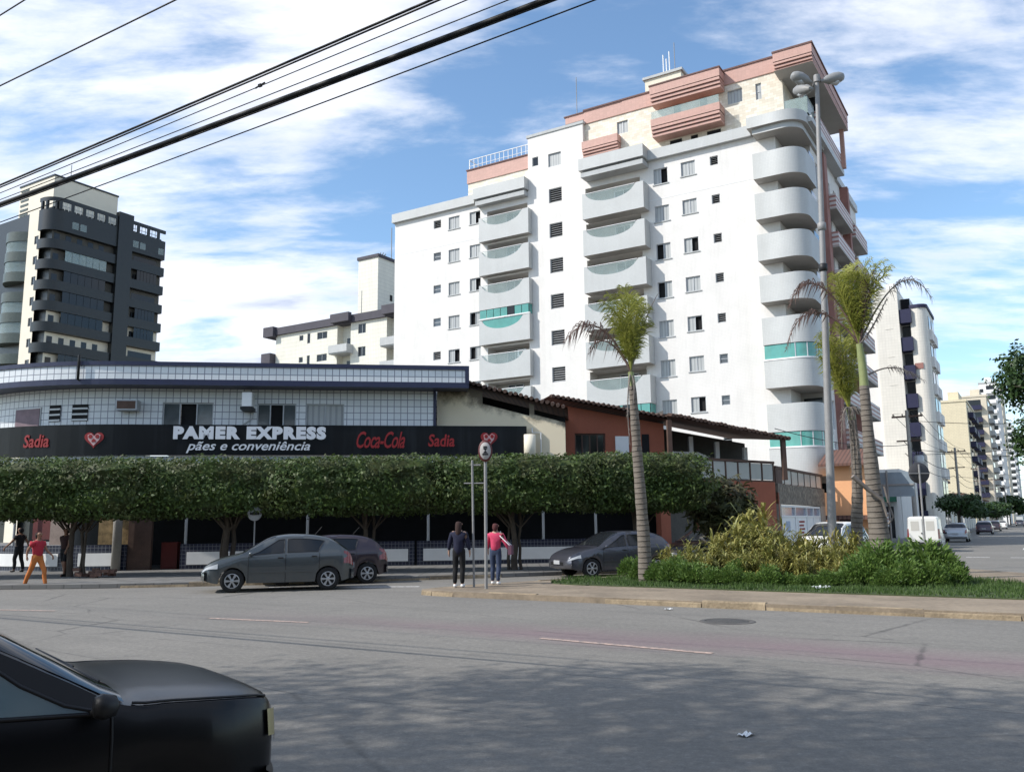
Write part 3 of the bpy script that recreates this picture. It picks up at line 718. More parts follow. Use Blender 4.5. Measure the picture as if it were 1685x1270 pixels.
for b_ in ((73.3,70.3,-.95,-.36,26.45,27.52),(65.1,61,-.95,-.36,26.45,27.52),(85.2,83.4,-.8,2,26.1,27.4)):
    m=MB(); m.box(XM(b_[0]),XM(b_[1]),*b_[2:]); m.build('roof_band_box',K['roofband'],md)
for k in range(7):
    for a,b in ((73.3,70.3),(65.1,61.0)):
        m=MB(); z=22.6-2.85*k; m.box(XM(a),XM(b),-1.15,-1.05,z,z+.95); m.box(XM(a),XM(b),-1.05,1,z-.12,z); m.box(XM(b)-.08,XM(b),-1.05,0,z,z+.949); bb=m.build('balcony',K['roofband'] if False else K['grey_conc'],md)
        m=MB(); m.box(XM(a)+1.2,XM(b)-.5,.93,.985,z,z+2.1); m.build('balcony_door',K['glass_dark'],bb)
    m=MB(); z=22.4-2.85*k; m.box(XM(85.3),XM(83.7),-.9,1.8,z,z+1.5); m.build('side_balcony',K['roofband'],md)
m=MB(); m.box(XM(73.2),XM(69.9),4,12,27.5,35.7); wt=m.build('water_tower',K['pale_tile'],md)
m=MB(); m.box(XM(73.35),XM(69.75),3.85,12.15,35.7,36.1); m.build('water_tower_roof',K['roofband'],wt)
m=MB(); m.box(XM(69.9)-.0,XM(69.9)+.02,6.4,6.9,30.4,31.2); m.build('water_tower_vent',K['dark'],wt)
m=MB()
for i in range(5):
    an=-.9+.45*i; m.tube([(XM(71.2),6,36.1),(XM(71.2)+sin(an)*1.1,6,36.1+cos(an)*.9)],.07,5)
m.build('antenna',K['steel'],wt); m=MB(); m.tube([(XM(70.2),7,36.1),(XM(70.2),7,40.5)],.06,5); m.build('lightning_rod',K['steel'],wt); m=MB(); m.tube([(XM(69.9),1,27.5),(XM(69.9),1,30.5)],.05,5); m.build('roof_mast',K['steel'],md)

# towers along the side street, nearest first
def street_tower(name,label,a,s_r,parts): pass
B1=thing('apartment_tower','slim white apartment tower with navy balconies and rounded end along the side street','apartment building',G(97,11.3),-TH)
K['navy_band']=M('navy_balcony_paint',(.018,.019,.055),.6,.15,2)
K['bl_tile']=Mtile('cream_white_tile',(.74,.70,.62),(.6,.57,.5),.3,.3,.012,.6,.04,streak=.14)
m=MB(); m.box(-2.3,0,0,14,0,26.0); m.build('wall',K['bl_tile'],B1)
m=MB(); m.box(-4.6,-2.3,1.2,14,0,25); m.build('wall',K['white_wall'],B1)
m=MB(); m.box(0,1.0,1.6,14,0,25.0); m.build('wall',K['white_wall'],B1)
for k in range(9):
    z=23.6-3.0*k
    m=MB(); m.box(.003,1.15,.15,1.6,z-1.45,z); bb=m.build('balcony',K['navy_band'],B1); g=MB(); g.box(.1,1.0,1.45,1.59,z+.02,z+1.4); g.build('balcony_glazing',K['glass_dark'],bb)
    g=MB(); g.box(-1.4,-.7,-.03,0,z-2.0,z-1.95); g.build('window_hood',K['bl_tile'],B1)
m=MB(); path=[(1.003,.6),(2.0,.5)]
for i in range(9):
    t=-pi/2+pi/2*i/8; path.append((1.9+.9*cos(t),1.4+.9*sin(t)))
path+=[(2.8,8),(1.003,8)]; path=[(p[0]-.25 if p[0]>1.5 else p[0],p[1]) for p in path]
m.prism(path,0,23.7); m.build('rounded_wall',K['bl_tile'],B1)
m=MB(); m.prism([(p[0]+(.12 if p[0]>1.5 else 0),p[1]-.1) for p in path],23.702,24.05); m.build('roof_band',K['navy_band'],B1)
m=MB(); m.box(1.1,1.9,.44,.52,17.2,17.8); m.build('red_band',K['brick'],B1)
for k in range(9):
    z=21.5-2.9*k; m=MB()
    m.box(2.55,2.85,2.0,4.2,z-1.1,z); m.box(2.55,2.85,4.8,7.6,z-1.1,z); bb=m.build('balcony',K['white_wall'],B1)
    g=MB(); g.box(2.5,2.6,2.2,4.0,z,z+1.5); g.box(2.5,2.6,5.0,7.4,z,z+1.5); g.build('balcony_door',K['glass_dark'],bb)
m=MB(); m.box(-1.2,-.3,1.5,4,26,26.9); m.build('tank_room',K['white_wall'],B1)

def slab_tower(label,a,sL,sR,H,D,mat,front=None,side=None,fh=2.9,name='apartment_tower',roof=None,cutw=None):
    t=thing(name,label,'apartment building',G(a,sR),-TH)
    W=sL-sR
    m=MB(); m.box(-W,0,0,D,0,H); m.build('wall',K[mat],t)
    n=int((H-4)/fh)
    for k in range(n):
        z=H-1.8-fh*k
        if front:
            x0,x1,pm,dp=front; b=MB(); b.box(-W*x0,-W*x1,-dp,0,z-1.3,z-.25); bo=b.build('balcony',K[pm],t)
            g=MB(); g.box(-W*x0+.15,-W*x1-.15,-.05,0,z-.25,z+1.1); g.build('balcony_door',K['glass_dark'],bo)
        if side:
            for y0,y1,pm,dp in side:
                b=MB(); b.box(0,dp,y0,y1,z-1.2,z-.1); bo=b.build('balcony',K[pm],t)
                g=MB(); g.box(0,.06,y0+.2,y1-.2,z-.1,z+1.2); g.build('balcony_door',K['glass_dark'],bo)
    if cutw:
        for x0,x1 in cutw:
            for k in range(n):
                z=H-1.6-fh*k; b=MB(); b.box(-W*x0,-W*x1,-.03,0,z-1,z); b.build('window',K['glass_dark'],t)
    r=MB(); r.box(-W-.15,.15,-.15,D+.1,H,H+.45); r.build('roof_band',K[roof or mat],t)
    r=MB(); r.box(-W*.7,-W*.3,D*.2,D*.6,H+.45,H+2.6); r.build('tank_room',K[mat],t)
    return t
K['buff']=Mtile('buff_tile',(.70,.61,.42),(.56,.49,.35),.6,.3,.03,.7,.07,offset=.5,streak=.15)
K['beige']=M('beige_render',(.62,.55,.43),.85,.1,.6,streak=.15)
slab_tower('cream apartment tower with a blank brick coloured front wall along the side street',190,16.3,11.4,24.6,22,'buff',side=[(3,9,'navy_band',1.0),(12,19,'navy_band',1.0)],fh=2.9)
slab_tower('beige tower striped with navy balconies behind the cream blank fronted tower',228,14.6,9.4,30.0,30,'beige',front=(.85,.2,'navy_band',1.1),side=[(4,12,'grey_conc',1.0)],fh=2.9)
slab_tower('pale grey tower with white balconies farthest but one down the side street',290,13.6,9.0,41.5,30,'white_wall',front=(.62,.08,'white_trim',1.2),cutw=[(.95,.75)],fh=3.0,roof='grey_conc')
slab_tower('distant brown and white tower at the far end of the side street',350,13.0,9.6,47.0,30,'beige',front=(.9,.3,'white_trim',1.1),fh=3.0)
slab_tower('farthest grey tower seen low behind the street trees',480,13.5,9.4,46,40,'grey_conc',front=(.9,.2,'white_trim',1.1),fh=3.0)
# low shops at the foot of the towers
sp=thing('shop_building','low white two storey shop with green awning at the foot of the slim tower','shop',G(84,13.4),-TH)
m=MB(); m.box(-3,2.6,0,12,0,6.2); m.build('wall',K['white_wall'],sp)
m=MB(); m.box(-.4,2.3,-1.1,.0,3.3,4.9); m.build('awning',M('green_awning',(.03,.14,.085),.7,.2,2),sp)
m=MB(); m.box(-.6,2.65,-1.15,-.001,4.92,5.5); m.build('fascia',K['grey_conc'],sp)
m=MB(); m.box(.0,1.9,-.03,0,0,2.9); m.build('shop_door',K['glass_dark'],sp)
m=MB(); m.box(2.35,2.6,-1.1,-.85,0,4.9); m.box(-.6,-.4,-1.1,-.9,0,4.9); m.build('post',K['white_wall'],sp)
for (a,s,w_,h,dpt,mt,lab) in ((116,11.0,5,6.5,16,'white_wall','low white wall building beside the parked silver car'),(134,11.2,5,5.0,20,'beige','low beige shop between the street towers'),(158,11.2,6,5.6,26,'grey_conc','low grey shop before the cream tower'),(214,11.0,6,5.5,12,'cream','small cream shop between the cream and beige towers')):
    t=thing('shop_building',lab,'shop',G(a,s),-TH); m=MB(); m.box(-w_,0,0,dpt,0,h); m.build('wall',K[mt],t)
    for y in range(1,int(dpt)-3,5): m=MB(); m.box(0,.04,y,y+3.2,0,2.8); m.build('shutter',K['alu'],t)
    m=MB(); m.box(-w_-.1,.3,-.1,dpt+.1,h,h+.3); m.build('roof',K['roof_tile'],t)

# ---------------------------------------------------------------- the bakery, with its rounded corner
BAZ=82.0; BR=radians(90-BAZ)
bk=thing('bakery','white tiled corner bakery with navy roof bands and a long black sign','bakery',(0,35.5,0),BR)
XS=-14.9; RC=9.2         # where the front starts to curve back, and the radius
def bend(X_,off,z):      # off: metres in front of the facade plane
    if X_>=XS: return (X_,-off,z)
    t=(XS-X_)/RC; r=RC+off
    return (XS-r*sin(t), RC-r*cos(t), z)
def curved(mb,x0,x1,off,z0,z1,mi=0,flip=False):
    xs=[x1]
    if x1>XS>x0: xs.append(XS)
    n=max(2,int((min(XS,x1)-x0)/.5)) if x0<XS else 1
    a=min(XS,x1)
    if x0<XS: xs+= [a+(x0-a)*i/n for i in range(1,n+1)]
    else: xs.append(x0)
    xs=xs[::-1]
    rows=[[bend(x,off,z0) for x in xs],[bend(x,off,z1) for x in xs]]; uv=[[(x,z0) for x in xs],[(x,z1) for x in xs]]
    if flip: rows=rows[::-1]; uv=uv[::-1]
    mb.grid(rows,uvs=uv,mi=mi,sm=False)
def curved_lid(mb,x0,x1,o0,o1,z,mi=0,up=True):
    xs=sorted({x0,x1,*([XS] if x0<XS<x1 else []),*[XS-.5*i for i in range(1,60) if x0<XS-.5*i<x1]})
    rows=[[bend(x,o1,z) for x in xs],[bend(x,o0,z) for x in xs]]
    mb.grid(rows if up else rows[::-1],mi=mi,sm=False)
BL=-29.0
bw=[(-13.88,-11.95,5.60,6.58,3,'glass'),(-10.28,-8.75,5.60,6.56,3,'glass'),(-8.38,-6.86,5.60,6.56,2,'curtain')]
m=MB()
m.wall(XS,-3.17,5.3,7.2,[q[:4] for q in bw],depth=.12)
curved(m,BL,XS,0,5.3,7.2); 
m.face([(-3.17,0,5.3),(-3.17,6,5.3),(-3.17,6,7.9),(-3.17,0,7.9)])
m.build('upper_wall',K['white_tile'],bk)
m=MB(); m.box(-3.27,-3.165,-.03,.3,5.3,7.2); m.build('corner_trim',K['navy'],bk)
for a,b,c_,d,nv,p in bw: window(bk,a,b,c_,d,nv=nv,pane=p,frame='alu',dark_leaf=1 if nv==3 else None)
# windows on the curve
def bend_fr(u,w_,z): return bend(u,-w_,z)
for a,b,c_,d,p in ((-20.1,-18.75,5.45,6.45,'curtain'),):
    m=MB(); fbox(m,bend_fr,a,b,-.03,-.01,c_,d); f=m.build('window',K['alu'],bk); m=MB(); fbox(m,bend_fr,a+.05,b-.05,-.045,-.031,c_+.05,d-.05); m.build('pane',M('pink_curtain',(.22,.15,.17),.6,.3,3),f)
for a,b in ((-18.35,-17.85),(-17.35,-16.7)):
    m=MB(); fbox(m,bend_fr,a,b,-.03,-.01,5.85,6.5); f=m.build('louvre_window',K['dark'],bk)
    m=MB()
    for i in range(3): fbox(m,bend_fr,a,b,-.06,-.032,5.86+i*.22,5.93+i*.22)
    m.build('louvre',K['alu'],f)
# roof fascia: navy, tile, navy, with soffit
OV=.95; FR=-1.92
m=MB(); curved(m,BL,FR,OV,7.30,7.86); m.face([(FR,-OV,7.30),(FR,5,7.30),(FR,5,7.86),(FR,-OV,7.86)]); m.build('fascia',K['white_tile'],bk)
m=MB(); curved(m,BL,FR+.03,OV+.03,7.12,7.34); curved_lid(m,BL,FR+.03,0,OV+.03,7.12,up=False); curved_lid(m,BL,FR+.03,OV,OV+.03,7.34); m.face([(FR+.03,-OV-.03,7.12),(FR+.03,5,7.12),(FR+.03,5,7.34),(FR+.03,-OV-.03,7.34)]); m.build('lower_band',K['navy'],bk)
m=MB(); curved(m,BL,FR+.04,OV+.05,7.86,8.02); curved_lid(m,BL,FR+.04,-3,OV+.05,8.02); curved_lid(m,BL,FR+.04,OV,OV+.05,7.86,up=False); m.face([(FR+.04,-OV-.05,7.1),(FR+.04,5,7.1),(FR+.04,5,8.02),(FR+.04,-OV-.05,8.02)]); m.box(FR-.12,FR+.038,-OV-.048,-OV-.01,7.3,7.9); m.build('upper_band',K['navy'],bk)
m=MB(); m.box(XS-.3,-1.95,4,11,5,8.0); m.build('back_wall',K['white_tile'],bk)
# canopy slab under the sign, open shop below
m=MB(); curved(m,BL,.4,.55,4.05,4.42); curved_lid(m,BL,.4,-5.5,.55,4.05,up=False); curved_lid(m,BL,.4,-.1,.55,4.42); m.face([(.4,-.55,4.05),(.4,6,4.05),(.4,6,4.42),(.4,-.55,4.42)]); m.build('canopy',K['white_tile'],bk)
sgn=MB(); curved(sgn,BL,.48,.72,4.45,5.62); curved(sgn,BL,.48,.5,4.45,5.62,flip=True); curved_lid(sgn,BL,.48,.5,.72,5.62); curved_lid(sgn,BL,.48,.5,.72,4.45,up=False); sgn.face([(.48,-.72,4.45),(.48,-.5,4.45),(.48,-.5,5.62),(.48,-.72,5.62)])
sign=sgn.build('sign_board',K['sign_black'],bk)
fm=lambda x,d,z: bend(x,.725+d,z)
lettering('PAMER EXPRESS',K['letter'],sign,-13.25,-7.5,5.05,5.56,0,bold=.07,spacing=1.2,fmap=fm)
lettering('pães e conveniência',K['letter'],sign,-12.75,-8.1,4.52,4.97,0,bold=.012,shear=.32,fmap=fm)
lettering('Coca-Cola',K['red_logo'],sign,-6.32,-4.42,4.72,5.38,0,bold=.012,shear=.4,spacing=.92,fmap=fm)
lettering('Sadia',K['red_logo'],sign,-3.5,-2.45,4.78,5.28,0,bold=.02,shear=.15,fmap=fm)
lettering('Sadia',K['red_logo'],sign,-18.75,-17.7,4.78,5.28,0,bold=.02,shear=.15,fmap=fm)
lettering('PAMER EXPRESS',K['letter'],sign,-25.4,-20.0,5.03,5.46,0,bold=.055,spacing=1.16,fmap=fm)
def heart_logo(x,z):
    pts=[]
    for i in range(40):
        t=2*pi*i/40; pts.append((16*sin(t)**3/17.0,(13*cos(t)-5*cos(2*t)-2*cos(3*t)-cos(4*t))/17.0))
    def flat(P,s,off,dz=0): 
        q=MB(); f=[fm(x+px_*s,off,z+pz*s+dz) for px_,pz in P]; b=[fm(x+px_*s,0,z+pz*s+dz) for px_,pz in P]
        q.face(f)
        for i in range(len(P)): q.face([b[i],b[(i+1)%len(P)],f[(i+1)%len(P)],f[i]])
        return q
    h=flat(pts[::-1],.36,.02).build('heart_logo',K['red_logo'],sign)
    K.setdefault('pinkish',M('pale_pink_vinyl',(.50,.33,.33),.5,.05,3))
    pane_=[(-.62,.42),(-.30,.58),(0,.30),(.30,.58),(.62,.42),(.55,-.05),(0,-.72),(-.55,-.05)]
    flat(pane_[::-1],.36,.035).build('heart_outline',K['pinkish'],h)
    for sx_ in (-1,1):
        flat([(sx_*.33+.20*cos(t*pi/6),.26+.22*sin(t*pi/6)) for t in range(12)],.36,.045).build('heart_dot',K['red_logo'],h)
    flat([(-.2,-.32),(.2,-.32),(.18,-.1),(0,.05),(-.18,-.1)],.36,.046).build('heart_dot',K['red_logo'],h)
heart_logo(-16.05,5.06); heart_logo(-1.06,5.10)
# air conditioners on the upper wall
a_=MB(); fbox(a_,bend_fr,-15.45,-14.7,-.55,-.01,6.2,6.6); a_=a_.build('air_conditioner',K['alu'],bk)
g=MB(); fbox(g,bend_fr,-15.4,-14.75,-.57,-.551,6.25,6.55); g.build('grille',K['rust'],a_)
a_=MB(); a_.box(-10.75,-10.38,-.75,-.02,6.35,6.9); a_=a_.build('air_conditioner',K['white_trim'],bk)
g=MB(); g.box(-10.8,-10.33,-.8,-.02,6.22,6.33); g.build('bracket',K['black'],a_)
g=MB(); g.tube([(-10.4,-.06,6.2),(-10.45,-.06,5.95),(-10.65,-.06,5.8),(-10.9,-.06,5.64)],.025,6); g.build('hose',K['grey_conc'],a_)
m=MB(); m.tube([bend(-16.6,OV-.05,7.3),bend(-16.6,OV+.12,7.3),bend(-16.6,OV+.12,8.25)],.05,6); m.box(-16.72,-16.48,-1.6,-.9,8.2,8.3) if False else None; m.build('roof_spout',K['black'],bk)
# planter wall with white panel, thin awning posts, shadowed interior
m=MB()
def planter(x0,x1,y=-.02):
    b=MB(); b.box(x0,x1,y,y+.3,0,1.08); o=b.build('planter_wall',K['navy_tile'],bk)
    p=MB(); p.box(x0+.25,x1-.25,y-.025,y,.30,.78); p.build('white_panel',K['white_trim'],o)
planter(-12.95,-4.0); planter(-3.9,5.4)
b=MB(); curved(b,-16.9,-15.0,.02,0,1.08); curved_lid(b,-16.9,-15.0,-.3,.02,1.08); b.face([(-15.0+.1,-.02,0),(-14.9,.28,0),(-14.9,.28,1.08),(-14.9,-.02,1.08)]); b.box(-15.0,-14.9,-.02,.28,0,1.08); o=b.build('planter_wall',K['navy_tile'],bk)
b=MB(); fbox(b,bend_fr,-16.7,-15.3,-.05,-.021,.30,.78); b.build('white_panel',K['white_trim'],o)
b=MB(); curved(b,BL,-17.3,.02,0,1.08); curved_lid(b,BL,-17.3,-.3,.02,1.08); o=b.build('planter_wall',K['navy_tile'],bk); b=MB(); curved(b,BL,-17.5,.05,.3,.78); b.build('white_panel',K['white_trim'],o)
for x in (-12.8,-8.2,-3.45,1.25,3.45):
    p=MB(); p.tube([(x,.12,1.08),(x,.12,4.05)],.055,8); p.build('awning_post',K['grey_conc'],bk)
p=MB(); p.tube([bend(-19.8,-.1,1.08),bend(-19.8,-.1,4.05)],.055,8); p.build('awning_post',K['grey_conc'],bk)
m=MB(); m.face([(-15.5,4.4,0),(.5,4.4,0),(.5,4.4,4.1),(-15.5,4.4,4.1)]); curved(m,BL,-15.5,-4.4,0,4.1); m.face([(.5,3.4,0),(7.4,3.4,0),(7.4,3.4,3.5),(.5,3.4,3.5)]); m.face([(.5,4.4,0),(.5,3.4,0),(.5,3.4,4.1),(.5,4.4,4.1)]); m.face([(.5,.6,3.5),(6.8,.6,3.5),(7.4,3.4,3.5),(.5,3.4,3.5)]); m.face([(-15,4.4,.14),(.5,4.4,.14),(6.5,3.4,.14),(6.5,.3,.14),(-15,.3,.14)]); m.build('shop_interior',K['dark'],bk)  # near-black faces past the shop's end paint in the shade under the trees
m=MB(); m.box(-16.05,-14.95,.25,.32,1.1,2.45); pb=m.build('bread_display',M('bread_poster',(.36,.25,.12),.6,.75,4.5),bk)
m=MB(); m.box(-13.75,-13.15,.4,.9,0.02,1.15); m.build('drinks_fridge',M('red_fridge',(.10,.012,.010),.4,.2,3),bk)
m=MB(); m.box(-14.8,-14.6,.6,.64,.75,1.05); m.build('notice',K['white_trim'],bk)
m=MB(); m.box(-14.9,-14.05,.05,.3,0,4.05); m.build('door_pier',K['rust'],bk)
m=MB(); fbox(m,bend_fr,-19.4,-17.6,.6,.7,1.3,3.2); m.build('shop_poster',M('red_menu_board',(.10,.015,.015),.6,.5,3),bk)
m=MB(); fbox(m,bend_fr,-18.2,-17.3,.3,.34,1.1,2.3); m.build('shop_poster',M('pale_menu_board',(.28,.22,.19),.6,.3,3),bk)
# pole in front of the sign
pp=thing('grey_pole','short pale concrete pole in front of the black sign near its heart','pole',(at(198,800,33.2).x,33.2,0))
m=MB(); m.lathe([(.0,0),(.17,0),(.155,5.35),(0,5.35)],12); m.build('shaft',K['concrete'],pp); m=MB(); m.box(-.3,.3,-.05,.05,5.35,5.45); m.build('cap',K['black'],pp)

# ---------------------------------------------------------------- cream house beside the shop, terracotta house behind it
CO=Vector((-3.12,35.44,0)); CA=radians(94); CD=(sin(CA),cos(CA))
def onp(u,v):
    d=ray(u,v); nx,ny=CD[1],-CD[0]; t_=(nx*CO.x+ny*CO.y)/(nx*d.x+ny*d.y)
    return ((d.x*t_-CO.x)*CD[0]+(d.y*t_-CO.y)*CD[1], CH+d.z*t_)
cr=thing('cream_house','soot stained cream house wall with open attic under a clay roof','house',CO,radians(90)-CA)
q0=onp(766,629); q1=onp(932,671); ks=(q1[1]-q0[1])/(q1[0]-q0[0]); rl=lambda x: q0[1]+ks*(x-q0[0])
xe=onp(930,700)[0]; xo=onp(794,656)[0]; xp0=onp(871,670)[0]; xp1=onp(879,670)[0]
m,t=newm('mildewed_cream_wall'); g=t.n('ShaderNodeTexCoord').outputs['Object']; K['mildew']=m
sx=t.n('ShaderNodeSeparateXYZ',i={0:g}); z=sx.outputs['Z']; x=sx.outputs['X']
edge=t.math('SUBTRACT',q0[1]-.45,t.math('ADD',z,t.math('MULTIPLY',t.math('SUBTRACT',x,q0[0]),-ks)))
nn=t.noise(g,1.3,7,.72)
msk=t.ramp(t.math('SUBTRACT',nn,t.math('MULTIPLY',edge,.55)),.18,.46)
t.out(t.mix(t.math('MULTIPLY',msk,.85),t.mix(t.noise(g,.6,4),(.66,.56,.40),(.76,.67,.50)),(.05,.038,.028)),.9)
m=MB()
def sw(x0,x1,off,z0=0,y=0): m.face([(x0,y,z0),(x1,y,z0),(x1,y,rl(x1)-off),(x0,y,rl(x0)-off)])
sw(0,xo,.22,3.6); sw(xo,xp0,.72,3.6); sw(xp0,xp1,.2,3.6); sw(xp1,xe,.62,3.6); m.face([(0,.6,3.6),(xe,.6,3.6),(xe,0,3.6),(0,0,3.6)])
m.face([(xe,0,3.6),(xe,.3,3.6),(xe,.3,rl(xe)-.65),(xe,0,rl(xe)-.65)])
m.face([(xo,0,rl(xo)-.72),(xe,0,rl(xe)-.72),(xe,.3,rl(xe)-.72),(xo,.3,rl(xo)-.72)])
m.build('wall',K['mildew'],cr)
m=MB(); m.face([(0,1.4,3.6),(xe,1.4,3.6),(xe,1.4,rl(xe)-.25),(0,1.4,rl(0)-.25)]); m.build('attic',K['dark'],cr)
m=MB(); m.face([(-.3,-.32,rl(-.3)),(xe+.12,-.32,rl(xe+.12)),(xe+.12,7,rl(xe+.12)+.3),(-.3,7,rl(-.3)+.3)]); m.face([(-.3,-.32,rl(-.3)-.13),(-.3,7,rl(-.3)+.17),(xe+.12,7,rl(xe)+.17),(xe+.12,-.32,rl(xe+.12)-.13)]); m.build('roof_sheet',K['roof_tile'],cr)
m=MB()
for i in range(26):
    x=-.25+(xe+.3)*i/26; m.tube([(x+.1,-.40,rl(x)-.05+R(-.03,.03)),(x+.1,.2,rl(x)+.03)],.085,6)
m.build('roof_edge',K['rust'],cr)
w0=onp(873,735)
m=MB(); m.lathe([(0,0),(.24,0),(.24,1.0),(0,1.0)],14,(w0[0],-.5,w0[1]-.55)); m.build('water_cylinder',K['cream'],cr)
a0=onp(890,712); m=MB(); m.tube([(a0[0]-.35,-.1,a0[1]),(a0[0],-.1,a0[1]),(a0[0],-.1,a0[1]-1.2)],.025,6); m.tube([(a0[0]-.35,-.1,a0[1]),(a0[0]-.35,-.1,a0[1]+.2)],.03,6); m.build('pipe',K['white_trim'],cr)
hs_=thing('terracotta_house','long low terracotta house with barred window and a dark tiled veranda','house',(0,40,0),BR)
rz_=lambda x: 8.22-.175*(x+1.95)
def slopewall(m,x0,x1,z0,off=.35,y=0,mi=0): m.face([(x0,y,z0),(x1,y,z0),(x1,y,rz_(x1)-off),(x0,y,rz_(x0)-off)],mi=mi)
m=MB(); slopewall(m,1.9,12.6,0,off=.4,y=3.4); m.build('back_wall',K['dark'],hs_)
m=MB(); m.wall(1.9,7.3,0,5.9,[(2.95,4.42,4.6,5.88)]); slopewall(m,1.9,7.3,5.9,off=.25); m.build('wall',K['terracotta'],hs_)
window(hs_,2.95,4.42,4.6,5.88,nv=4,pane='glass_dark',frame='rust',t=.07)
m=MB(); m.box(4.9,5.55,-.04,0,3.9,5.75); m.build('door',K['white_trim'],hs_)
m=MB(); m.box(6.2,6.55,-.03,0,3.9,5.85); m.build('door',K['dark'],hs_)
m=MB()
m.face([(1.7,-.75,rz_(1.7)),(7.4,-.75,rz_(7.4)),(7.4,7,rz_(7.4)+.4),(1.7,7,rz_(1.7)+.4)]); m.face([(1.7,-.75,rz_(1.7)-.14),(1.7,7,rz_(1.7)+.2),(7.4,7,rz_(7.4)+.2),(7.4,-.75,rz_(7.4)-.14)])
m.build('roof_sheet',K['roof_tile'],hs_)
m=MB()
for i in range(24):                                                     # row of clay tile ends along the eave
    x=1.7+5.7*i/24; m.tube([(x+.12,-.82,rz_(x)-.04+R(-.02,.02)),(x+.12,-.2,rz_(x)+.03)],.09,6)
m.build('roof_edge',K['rust'],hs_)
# veranda part
vz=lambda x: 6.66-.19*(x-7.2)
m=MB(); m.face([(7.2,-1.4,vz(7.2)),(13.0,-1.4,vz(13.0)),(13.0,6,vz(13)+.9),(7.2,6,vz(7.2)+.9)]); m.face([(7.2,-1.4,vz(7.2)-.12),(7.2,6,vz(7.2)+.7),(13.0,6,vz(13)+.7),(13.0,-1.4,vz(13)-.12)]); m.build('veranda_roof',K['roof_tile'],hs_)
m=MB()
for i in range(30):
    x=7.2+5.8*i/30; m.tube([(x+.1,-1.48,vz(x)-.05+R(-.03,.03)),(x+.1,-.8,vz(x)+.03)],.09,6)
m.build('roof_edge',K['rust'],hs_)
m=MB(); m.face([(7.3,3,3),(12.6,3,3),(12.6,3,5.7),(7.3,3,6.6)]); m.face([(7.3,0,0),(7.3,3,0),(7.3,3,7),(7.3,0,7)]); m.build('veranda_back',K['room'],hs_)
for x in (9.1,10.45,11.9):
    m=MB(); m.box(x-.1,x+.1,1.3,1.5,3.6,5.9-.19*(x-9)); m.build('column',K['white_wall'],hs_)
m=MB(); pr=[(7.5,3.6),(11.6,3.6),(11.4,4.55),(10.9,4.72),(10.1,4.75),(9.75,4.95),(9.4,5.1),(7.9,5.15),(7.5,5.1)]
m.face([(p[0],1.2,p[1]) for p in pr]); m.face([(p[0],1.35,p[1]) for p in pr[::-1]])
for i in range(len(pr)):
    p,q=pr[i],pr[(i+1)%len(pr)]; m.face([(p[0],1.35,p[1]),(q[0],1.35,q[1]),(q[0],1.2,q[1]),(p[0],1.2,p[1])])
m.build('parapet',K['white_wall'],hs_)
m=MB(); m.box(7.1,7.3,-1.2,-1.0,3.6,6.4); m.box(12.6,12.8,-1.3,-1.1,3.6,5.5); m.build('veranda_post',K['rust'],hs_)

# brick terrace house on the bend, front line runs from (6.65,38) to (13,42.7)
TP=Vector((6.4,37.8,0)); TQ=Vector((12.9,42.7,0)); TD=TQ-TP; TL=TD.length
th_=thing('terrace_house','red brick fronted house with dark glazed terrace rail over a shaded garage','house',TP,atan2(TD.y,TD.x))
m=MB(); m.box(0,TL,0,.3,2.35,3.6); m.box(TL-1.1,TL,0,.3,0,2.35); m.box(0,.6,0,.3,0,2.35); m.box(2.6,2.85,.02,.3,0,2.35); m.build('wall',K['terracotta'],th_)
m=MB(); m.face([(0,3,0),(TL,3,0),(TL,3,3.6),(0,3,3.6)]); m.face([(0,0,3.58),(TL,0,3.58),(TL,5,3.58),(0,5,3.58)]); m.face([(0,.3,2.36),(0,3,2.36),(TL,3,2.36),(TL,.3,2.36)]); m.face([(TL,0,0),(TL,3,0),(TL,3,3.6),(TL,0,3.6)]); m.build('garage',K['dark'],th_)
m=MB(); nb=9
for i in range(nb+1):
    x=TL*i/nb; m.box(x-.04,x+.04,.03,.1,3.6,4.5)
m.box(-.05,TL+.05,.0,.13,4.5,4.62); m.box(0,TL,.02,.11,3.6,3.68); m.build('rail_frame',K['rust'],th_)
m=MB()
for i in range(nb): m.box(TL*i/nb+.06,TL*(i+1)/nb-.06,.055,.075,3.70,4.48)
m.build('rail_glass',M('frosted_rail_panel',(.36,.37,.35),.35,.08,2),th_)
m=MB()                                                           # pierced screen block
for i in range(11):
    for j_ in range(7):
        z=1.15+j_*.12; x=TL-2.75+i*.12; m.box(x,x+.075,.05,.1,z,z+.02); m.box(x+(.06 if j_%2 else 0),x+(.085 if j_%2 else .025),.048,.102,z+.02,z+.12)
m.box(TL-2.8,TL-1.35,.06,.2,0,1.13); m.build('pierced_screen',M('screen_block',(.30,.25,.16),.9,.2,4),th_)
m=MB(); m.box(.9,2.4,.3,.36,.1,2.2); m.build('garage_gate',K['room'],th_)
